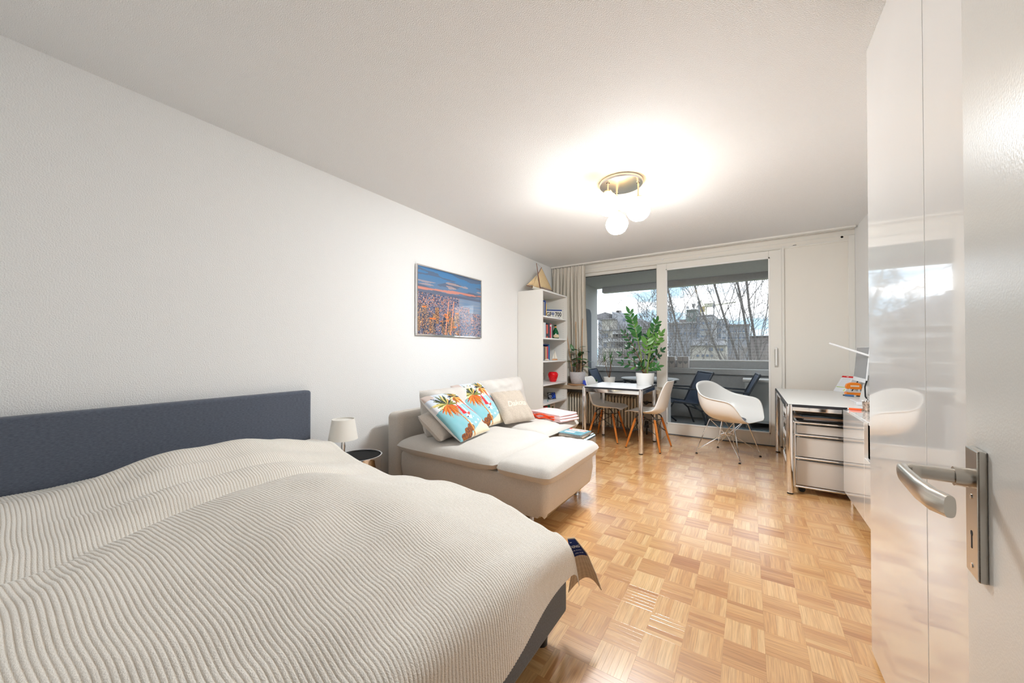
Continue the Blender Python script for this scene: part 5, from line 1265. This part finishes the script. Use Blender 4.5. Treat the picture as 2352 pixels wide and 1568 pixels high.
# bird net across the balcony opening
nt_ = MB(); yN = 7.43
for k in range(74): x = .14+k*.051; nt_.tube([(x, yN, .9), (x, yN+.01*math.sin(k), 1.6), (x, yN, 2.46)], .0011, n=3)
for k in range(31): z = .93+k*.0505; nt_.tube([(.12, yN, z), (2.0, yN+.01, z-.006), (3.93, yN, z)], .0011, n=3)
o = nt_.build('bird_net', 'net_white', None); tag(o, 'fine square-mesh bird net across the balcony opening', 'net'); o['kind'] = 'stuff'
# cabinet
cb_ = thing('balcony_cabinet', 'low grey storage cabinet at the right of the balcony', 'cabinet', (3.15, 6.95, -.02))
MB().box(2.69, 3.70, 6.74, 7.17, .07, .70).build('body', 'cabinet_grey', cb_, bevel=.003)
MB().box(2.665, 3.72, 6.715, 7.19, .70, .735).build('top', 'concrete_light', cb_, bevel=.004)
for a, b in ((2.705, 3.19), (3.205, 3.69)): MB().box(a, b, 6.725, 6.74, .10, .67).build('door', 'cabinet_grey', cb_, bevel=.004)
for x in (2.72, 3.67):
    for y in (6.77, 7.14): MB().box(x-.02, x+.02, y-.02, y+.02, -.02, .07).build('foot', 'cabinet_grey', cb_)
# heart lanterns on the ledge
def heart(s_): return [(s_*.5*1.0*16*math.sin(t)**3/17, s_*.5*(13*math.cos(t)-5*math.cos(2*t)-2*math.cos(3*t)-math.cos(4*t))/17) for t in [2*math.pi*k/22 for k in range(22)]][::-1]
for x, lb in ((1.735, 'pale planter box with heart shapes on the parapet ledge'), (1.50, 'pale heart planter box beside the door frame on the ledge')):
    hx = thing('heart_planter', lb, 'planter', (x, 7.32, .868), 0, 'planters on the balcony ledge')
    MB().box(x-.095, x+.095, 7.26, 7.40, .868, 1.075).build('box', 'planter_grey', hx, bevel=.004)
    for dx in (-.045, .045): MB().prism(heart(.075), 0, .003, M=Matrix.Translation((x+dx, 7.2605, .97)) @ Matrix.Rotation(R(90), 4, 'X')).build('heart', 'fac_white', hx)
    MB().box(x-.002, x+.002, 7.2585, 7.26, .868, 1.075).build('joint', 'balcony_dark', hx)
# rug
rg = thing('balcony_rug', 'blue-grey diamond pattern rug on the balcony floor', 'rug', (3.1, 6.2, -.02))
def rugc(u, v):
    a = abs((u*7) % 1-.5)*2; b = abs((v*5) % 1-.5)*2; k = int((a+b)*4) % 2
    return c8(64, 92, 108) if k else c8(156, 166, 168)
MB().grid(lambda u, v: (lerp(2.25, 3.85, u), lerp(5.80, 6.68, v), -.0135), 112, 80, rugc).build('pile', 'print_cloth', rg)
MB().box(2.25, 3.85, 5.80, 6.68, -.02, -.0145).build('backing', 'balcony_dark', rg)
r2 = thing('striped_mat', 'small grey striped mat beside the diamond rug', 'rug', (2.0, 6.15, -.02))
MB().grid(lambda u, v: (lerp(1.75, 2.2, u), lerp(5.85, 6.5, v), -.0135), 36, 4, lambda u, v: c8(150, 152, 150) if int(u*18) % 2 else c8(104, 110, 112)).build('pile', 'print_cloth', r2)
MB().box(1.75, 2.2, 5.85, 6.5, -.02, -.0145).build('backing', 'balcony_dark', r2)
# sling chairs (local +x = the way the sitter faces)
def sling(label, loc, rz, group='balcony chairs'):
    o = thing('garden_chair', label, 'chair', loc, rz, group, world=False)
    for s_ in (-.27, .27):
        MB().tube([(.27, s_, 0), (.24, s_, .30), (.16, s_, .42), (-.19, s_, .37), (-.30, s_, .62), (-.42, s_, .86)], .014, n=8).build('side_frame', 'chair_grey_metal', o, smooth=True)
        MB().tube([(-.34, s_, 0), (-.25, s_, .25), (-.10, s_, .385)], .014, n=8).build('rear_leg', 'chair_grey_metal', o, smooth=True)
        MB().tube([(.25, s_, .28), (.30, s_, .52), (.27, s_, .60), (.18, s_, .63), (-.05, s_, .61), (-.29, s_, .60)], .014, n=8).build('armrest', 'chair_grey_metal', o, smooth=True)
    def sl(u, v):
        t = u*3; P_ = [(.20, .40), (-.19, .365), (-.31, .62), (-.42, .865)]; i = min(2, int(t)); f = t-i
        return (lerp(P_[i][0], P_[i+1][0], f), lerp(-.255, .255, v), lerp(P_[i][1], P_[i+1][1], f)-.012*math.sin(math.pi*v))
    MB().grid(sl, 18, 8).build('sling', 'sling_blue', o, smooth=True, solid=.006, ang=180)
    MB().cyl((-.42, -.27, .86), (-.42, .27, .86), .013, n=8).cyl((-.26, -.27, .27), (-.26, .27, .27), .010, n=8).cyl((.25, -.27, .27), (.25, .27, .27), .010, n=8).build('crossbar', 'chair_grey_metal', o, smooth=True)
sling('blue-grey sling chair beside the outdoor table behind the armchair', (1.79, 6.40, -.02), R(208))
sling('blue-grey sling chair standing before the balcony cabinet', (2.44, 6.38, -.02), R(184))
sling('blue-grey sling chair at the left end of the balcony', (.66, 6.66, -.02), R(4))
# outdoor table
ot = thing('outdoor_table', 'oval grey outdoor table with curved dark legs', 'table', (1.32, 6.45, -.02))
MB().lathe([(.001, .69), (.36, .69), (.375, .70), (.375, .712), (.36, .72), (.001, .72)], (0, 0, 0), 40, M=Matrix.Translation((1.32, 6.45, 0)) @ Matrix.Scale(1.25, 4, (1, 0, 0))).build('table_top', 'cabinet_grey', ot, smooth=True)
MB().tube([(1.32+.40*math.cos(2*math.pi*k/24)*1.05, 6.45+.32*math.sin(2*math.pi*k/24), .665) for k in range(24)], .014, n=8, closed=True).build('rim', 'chair_grey_metal', ot, smooth=True)
for sx_ in (-1, 1):
    for sy_ in (-1, 1):
        MB().tube([(1.32+sx_*.36, 6.45+sy_*.24, .66), (1.32+sx_*.26, 6.45+sy_*.17, .56), (1.32+sx_*.22, 6.45+sy_*.13, .35), (1.32+sx_*.25, 6.45+sy_*.17, .12), (1.32+sx_*.38, 6.45+sy_*.28, -.01)], .016, n=8).build('leg', 'chair_grey_metal', ot, smooth=True)

# ------------------------------------------------------------------ outside
struct(MB().box(-300, 300, 7.7, 400, -9.4, -9.0).build('ground', 'grass'))
def block(root, u0, u1, v0, Y, mat, name='wall', v1=None, depth=9, dy=0):
    a, b = at(u0, v0, Y+dy), at(u1, v0, Y+dy); zb = -9.0 if v1 is None else at((u0+u1)/2, v1, Y+dy).z
    zt = (a.z+b.z)/2
    return MB().box(a.x, b.x, Y+dy, Y+dy+depth, zb, zt).build(name, mat, root)
def pane(root, u0, u1, v0, v1, Y, mat='far_pane', name='window', sub=None, dy=0, proud=.12):
    a, b = at(u0, v0, Y+dy), at(u1, v1, Y+dy)
    o = MB().box(a.x, b.x, Y+dy-proud, Y+dy, b.z, a.z).build(name, mat, root); return o
def bld(name, label, u, Y): p = at(u, 826, Y); return thing(name, label, 'building', (p.x, Y, -9.0))
# grey office block straight ahead
Yb = 95
ob = bld('office_building', 'large grey office block with a roof tower in the distance', 1625, Yb)
block(ob, 1534, 1600, 742, Yb, 'fac_dark', dy=2); block(ob, 1534, 1600, 739.5, Yb, 'fac_white', 'cornice', v1=742.5, dy=1.6)
block(ob, 1560, 1600, 733, Yb, 'fac_brown', 'attic', v1=741, dy=4)
block(ob, 1600.5, 1638.4, 724, Yb, 'fac_grey'); block(ob, 1599.5, 1639.4, 722.6, Yb, 'fac_white', 'cornice', v1=724.6, dy=-.3)
block(ob, 1638.4, 1646, 727, Yb, 'fac_white', dy=.5)
block(ob, 1646, 1671, 735, Yb, 'fac_grey', dy=1.5); block(ob, 1645.5, 1671, 732, Yb, 'fac_green', 'attic', v1=736, dy=2.5)
block(ob, 1671, 1722, 746, Yb, 'fac_dark', dy=2.5); block(ob, 1671, 1722, 744.5, Yb, 'fac_brown', 'cornice', v1=747, dy=2)
block(ob, 1576.6, 1599.4, 712, Yb, 'fac_green', 'roof_tower', v1=742, dy=3, depth=5); block(ob, 1576, 1600, 710.4, Yb, 'fac_green', 'tower_roof', v1=712.4, dy=2.6, depth=6)
pane(ob, 1579, 1583, 718, 726, Yb, 'far_blind', 'tower_window', dy=3); pane(ob, 1585, 1592, 719, 729, Yb, 'far_blind', 'tower_window', dy=3); pane(ob, 1596.5, 1598.6, 716, 724, Yb, 'far_blind', 'tower_window', dy=3)
for v0, v1 in ((739.6, 744.8), (754.8, 759.6), (770.4, 775.2)):
    for u0, u1 in ((1609.7, 1618.2), (1620, 1624), (1625.4, 1633.6)): pane(ob, u0, u1, v0, v1, Yb)
    pane(ob, 1609, 1634.4, v1, v1+.9, Yb, 'fac_white', 'sill'); pane(ob, 1609.7, 1633.6, v0-9.5, v0-.4, Yb, 'far_blind', 'blind', proud=.06)
pane(ob, 1609, 1634.4, 729.0, 730.0, Yb, 'fac_white', 'sill')
for v0 in (739, 753, 766):
    pane(ob, 1646.8, 1650, v0, v0+10, Yb, dy=1.5); pane(ob, 1652.5, 1655.5, v0, v0+10, Yb, dy=1.5); pane(ob, 1646, 1657, v0+11, v0+12, Yb, 'fac_white', 'sill', dy=1.5)
for v0 in (744, 759, 774):
    for u0 in (1660, 1673, 1684, 1695, 1706): pane(ob, u0, u0+6.5, v0, v0+3.6, Yb, dy=1.5 if u0 < 1671 else 2.5)
    pane(ob, 1672, 1721, v0+4.4, v0+5.2, Yb, 'fac_white', 'sill', dy=2.5)
for v0 in (748, 763):
    for u0 in (1540, 1550, 1560, 1571, 1582, 1592): pane(ob, u0, u0+5, v0, v0+6, Yb, dy=2)
pane(ob, 1601.5, 1606.5, 728, 776, Yb, 'far_pane', 'stair_glazing')
for u, v0, v1, r in ((1605.5, 693, 724, .22), (1639.5, 692, 724, .10), (1592.6, 697, 711, .10), (1579, 697, 711, .06)):
    a, b = at(u, v0, Yb+1), at(u, v1, Yb+1); MB().cyl(b, a, r, n=8).build('mast', 'fac_dark', ob)
for u0, u1, v0, v1 in ((1603, 1608.4, 692, 698), (1602.4, 1609, 700.5, 706), (1590.5, 1595.5, 697.5, 705), (1576.5, 1581.5, 703, 709), (1637.6, 1641.2, 699, 706)):
    a, b = at(u0, v0, Yb+1), at(u1, v1, Yb+1)
    for xx in (a.x, (a.x+b.x)/2, b.x): MB().box(xx-.1, xx+.1, Yb+.9, Yb+1.1, b.z, a.z).build('antenna_panel', 'fac_grey', ob)
# low building before it
lw = bld('low_building', 'pale low building with few windows in front of the office block', 1627, 62)
block(lw, 1590, 1662, 779, 62, 'fac_white', 'upper_wall', dy=1); block(lw, 1588, 1664, 778, 62, 'fac_grey', 'roof', v1=779.6, dy=.8, depth=11)
block(lw, 1585, 1668, 793, 62, 'fac_cream', dy=-2, depth=3); block(lw, 1584, 1669, 791.8, 62, 'fac_dark', 'ledge', v1=793.2, dy=-2.4, depth=4)
for u0 in (1620.5, 1640): pane(lw, u0, u0+3.4, 788, 791, 62, dy=1)
for u0 in (1628.6,): pane(lw, u0, u0+8.4, 798, 805.6, 62, dy=-2)
for u0 in (1600, 1612, 1622, 1632): pane(lw, u0, u0+6, 814, 819, 62, dy=-2)
for u0 in (1645, 1655): pane(lw, u0, u0+6, 800, 806, 62, dy=-2)
# house at the left
Yh = 48
hs = bld('apartment_house', 'pale apartment house with a stepped gable seen left of the plant', 1415, Yh)
block(hs, 1374, 1384, 731, Yh, 'fac_grey', dy=0); block(hs, 1383, 1407, 733, Yh, 'fac_cream', dy=-.6); block(hs, 1373.5, 1407, 731, Yh, 'roof_grey', 'flat_roof', v1=733.4, dy=-1.2, depth=2)
P0, P1, P2, P3, P4, P5 = at(1406, 715.5, Yh+1.5), at(1416, 717.5, Yh+1.5), at(1427, 717, Yh+1.5), at(1428.5, 720, Yh+1.5), at(1458, 730, Yh+1.5), at(1500, 742, Yh+1.5)
poly = [(p.x, p.z) for p in (P0, P1, P2, P3, P4, P5)]+[(P5.x, -9), (P0.x, -9)]
MB().prism(poly[::-1], -9, 0, M=Matrix.Translation((0, Yh+1.5, 0)) @ Matrix.Rotation(R(90), 4, 'X')).build('gable_wall', 'fac_grey', hs)
a, b = at(1385, 727, Yh+3), at(1406, 721, Yh+3); MB().add([(a.x, Yh, a.z), (b.x, Yh, b.z), (b.x, Yh+8, b.z), (a.x, Yh+8, a.z), (a.x, Yh, at(1385, 732, Yh).z), (b.x, Yh, at(1406, 732, Yh).z), (b.x, Yh+8, a.z-1), (a.x, Yh+8, a.z-1)], [(0, 1, 2, 3), (4, 5, 1, 0), (5, 6, 2, 1), (6, 7, 3, 2), (7, 4, 0, 3)]).build('roof', 'roof_grey', hs)
for u, v0 in ((1418.5, 713), (1421, 712.5), (1437, 719)):
    p = at(u, v0, Yh+2); MB().box(p.x-.25, p.x+.25, Yh+2, Yh+2.6, p.z-1.2, p.z).build('chimney', 'fac_brown', hs, bevel=.04)
for v0, v1 in ((756.0, 757.6), (776, 777.4), (797, 798.4)): block(hs, 1374, 1500, v0, Yh, 'fac_dark', 'floor_band', v1=v1, dy=-1.0, depth=2.6)
for u0, v0, u1, v1, mt_ in ((1375, 741, 1377.2, 745, 'far_pane'), (1431, 731, 1436.5, 737, 'far_pane'), (1382, 766, 1396, 775, 'far_pane'), (1426, 768, 1434, 775, 'far_blind'), (1444, 768, 1452, 775, 'far_pane'), (1386, 786, 1394, 796, 'far_pane'), (1404, 786, 1412, 796, 'far_pane'), (1424, 786, 1432, 796, 'far_blind'), (1444, 787, 1452, 796, 'far_pane'), (1466, 787, 1474, 796, 'far_pane'), (1466, 768, 1474, 775, 'far_pane')):
    pane(hs, u0, u1, v0, v1, Yh, mt_, dy=-.6 if u0 < 1407 else 1.5)
block(hs, 1407, 1500, 758, Yh, 'fac_white', 'balcony_front', v1=766, dy=-.8, depth=2.2); block(hs, 1384, 1500, 778, Yh, 'fac_white', 'balcony_front', v1=785, dy=-1.1, depth=2.6); block(hs, 1384, 1500, 799, Yh, 'fac_cream', 'balcony_front', v1=807, dy=-1.1, depth=2.6)
# building glimpsed right behind the tree
rb2 = bld('far_house', 'long low roofline behind the right-hand tree', 1745, 120); block(rb2, 1718, 1780, 772, 120, 'fac_brown', 'wall'); block(rb2, 1716, 1782, 770.5, 120, 'roof_grey', 'roof', v1=772.5, dy=-.5)
# tower crane
Yc = 150; ck = at(1615.6, 704, Yc); cr_ = thing('tower_crane', 'thin tower crane above the office roof', 'crane', (ck.x, Yc, -9.0))
ms = MB()
for dx in (-.9, .9):
    for dy in (-.9, .9): ms.box(ck.x+dx-.12, ck.x+dx+.12, Yc+dy-.12, Yc+dy+.12, -9, ck.z)
for k in range(24):
    z = lerp(-9, ck.z, k/24); z2 = lerp(-9, ck.z, (k+1)/24); s_ = (-1)**k
    ms.tube([(ck.x-.9*s_, Yc-.9, z), (ck.x+.9*s_, Yc-.9, z2)], .10, n=4)
ms.build('mast', 'crane_metal', cr_); pA, pB, pT = at(1610, 705.5, Yc), at(1690, 693.5, Yc), at(1609, 689, Yc)
MB().tube([pA, pB], .28, n=4).build('jib', 'crane_metal', cr_); MB().tube([ck, pT], .22, n=4).tube([pT, pB.lerp(pA, .35)], .07, n=4).tube([pT, pA], .07, n=4).build('tie_rods', 'crane_metal', cr_)
a = at(1629, 699, Yc); MB().box(a.x-1.6, a.x+1.6, Yc-.8, Yc+.8, a.z-.9, a.z+.4).build('counterweight', 'crane_metal', cr_); MB().box(ck.x-1.0, ck.x+.6, Yc-1.2, Yc-.6, ck.z-2.0, ck.z).build('cab', 'crane_yellow', cr_)

# bare trees
def tree(name, label, base, H, seed, lean=(0, 0), spread=.55, limbs=8, r0=.16, levels=(6, 6, 4), group='bare trees outside', start=.35, up=.55, twig=.010, trunks=1):
    rr = random.Random(seed); o = thing(name, label, 'tree', base, 0, group, world=False); tk = MB(); br = MB()
    def path(p, d, ln_, n, jit, upb):
        pts = [p.copy()]; d = d.normalized()
        for k in range(n):
            d = (d+Vector((rr.uniform(-jit, jit), rr.uniform(-jit, jit), rr.uniform(-jit, jit)+upb))).normalized(); p = p+d*(ln_/n); pts.append(p.copy())
        return pts
    def grow(pts, r, ln_, lev):
        cnt = levels[lev] if lev < len(levels) else 0
        for c_ in range(cnt):
            t = lerp(.25, .98, (c_+rr.random())/cnt); k = min(len(pts)-2, int(t*(len(pts)-1))); f = t*(len(pts)-1)-k; p = pts[k].lerp(pts[k+1], f); d0 = (pts[k+1]-pts[k]).normalized()
            sd = Vector((rr.gauss(0, 1), rr.gauss(0, 1), rr.gauss(0, .6))); sd = (sd-d0*sd.dot(d0)).normalized(); d = d0*rr.uniform(.6, 1.0)+sd*rr.uniform(.5, .9)
            l2 = ln_*rr.uniform(.42, .66)*(1.1-.45*t); r2 = max(twig, r*.5*(1-.4*t)); q = path(p, d, l2, 4, .22, .10); n = len(q)
            br.tube(q, [lerp(r2, max(twig*.6, r2*.3), i/(n-1)) for i in range(n)], n=4 if lev < 1 else 3)
            grow(q, r2, l2, lev+1)
    for tr in range(trunks):
        off = Vector((rr.uniform(-.5, .5), rr.uniform(-.5, .5), 0))*(trunks > 1)
        tp = path(off, Vector((lean[0]+(rr.uniform(-.12, .12) if trunks > 1 else 0), lean[1], 1)), H*.92, 9, .06, .06)
        tk.tube(tp, [lerp(r0, .03, i/9) for i in range(10)], n=8)
        for k in range(limbs):
            t = lerp(start, .95, (k+.5*rr.random())/limbs); i = min(8, int(t*9)); p = tp[i].lerp(tp[i+1], t*9-i); a = k*2.4+rr.random()
            d = Vector((math.cos(a)*spread*1.6, math.sin(a)*spread*1.6, up+.4)); ln_ = H*(.50-.30*t); q = path(p, d, ln_, 5, .14, .10); r2 = r0*.42*(1.1-t*.7)
            br.tube(q, [lerp(r2, max(twig, r2*.3), i2/5) for i2 in range(6)], n=5); grow(q, r2, ln_, 0)
    tk.build('trunk', 'bark' if 'tree' in name else 'bush_twig', o, smooth=True, ang=60); br.build('branches', 'twig' if 'tree' in name else 'bush_twig', o)
    return o
def gp(u, Y, v=826): p = at(u, v, Y); return (p.x, Y, -9.0)
tree('bare_tree', 'bare tree with a rounded crown before the apartment house', gp(1432, 25), 11.4, 4, spread=.6, limbs=9, start=.45, r0=.12, levels=(6, 5, 4), twig=.011)
tree('bare_tree', 'tall slender bare tree behind the table plant', gp(1486, 22), 12.9, 9, spread=.40, limbs=9, start=.50, r0=.10, levels=(6, 5, 4), twig=.010)
tree('bare_tree', 'bare tree beside the sliding door frame, before the office block', gp(1538, 22), 12.8, 15, lean=(.01, 0), spread=.34, limbs=8, start=.48, r0=.10, levels=(5, 5, 3), twig=.010)
tree('bare_tree', 'large many-stemmed bare tree filling the right of the view', gp(1838, 14.5), 16.5, 23, lean=(-.19, 0), spread=.42, limbs=8, start=.46, r0=.055, trunks=4, levels=(5, 5, 2), twig=.006, up=.8)
tree('bare_tree', 'bare tree leaning in at the right edge of the view', gp(1862, 17), 15.5, 31, lean=(-.22, 0), spread=.5, limbs=8, start=.46, r0=.065, levels=(5, 5, 3), twig=.006, up=.7)
tree('bare_shrub', 'low tangled bare shrub beyond the parapet at the right', gp(1722, 30), 9.9, 41, spread=.7, limbs=12, start=.6, r0=.05, trunks=3, levels=(6, 5, 3), up=.3, twig=.009)
tree('bare_shrub', 'small bare shrub below the apartment house', gp(1395, 30), 9.8, 53, spread=.7, limbs=9, start=.6, r0=.05, trunks=2, levels=(5, 5, 3), up=.3)

# forget the bookkeeping property
for o in bpy.data.objects:
    if '_w' in o.keys(): del o['_w']
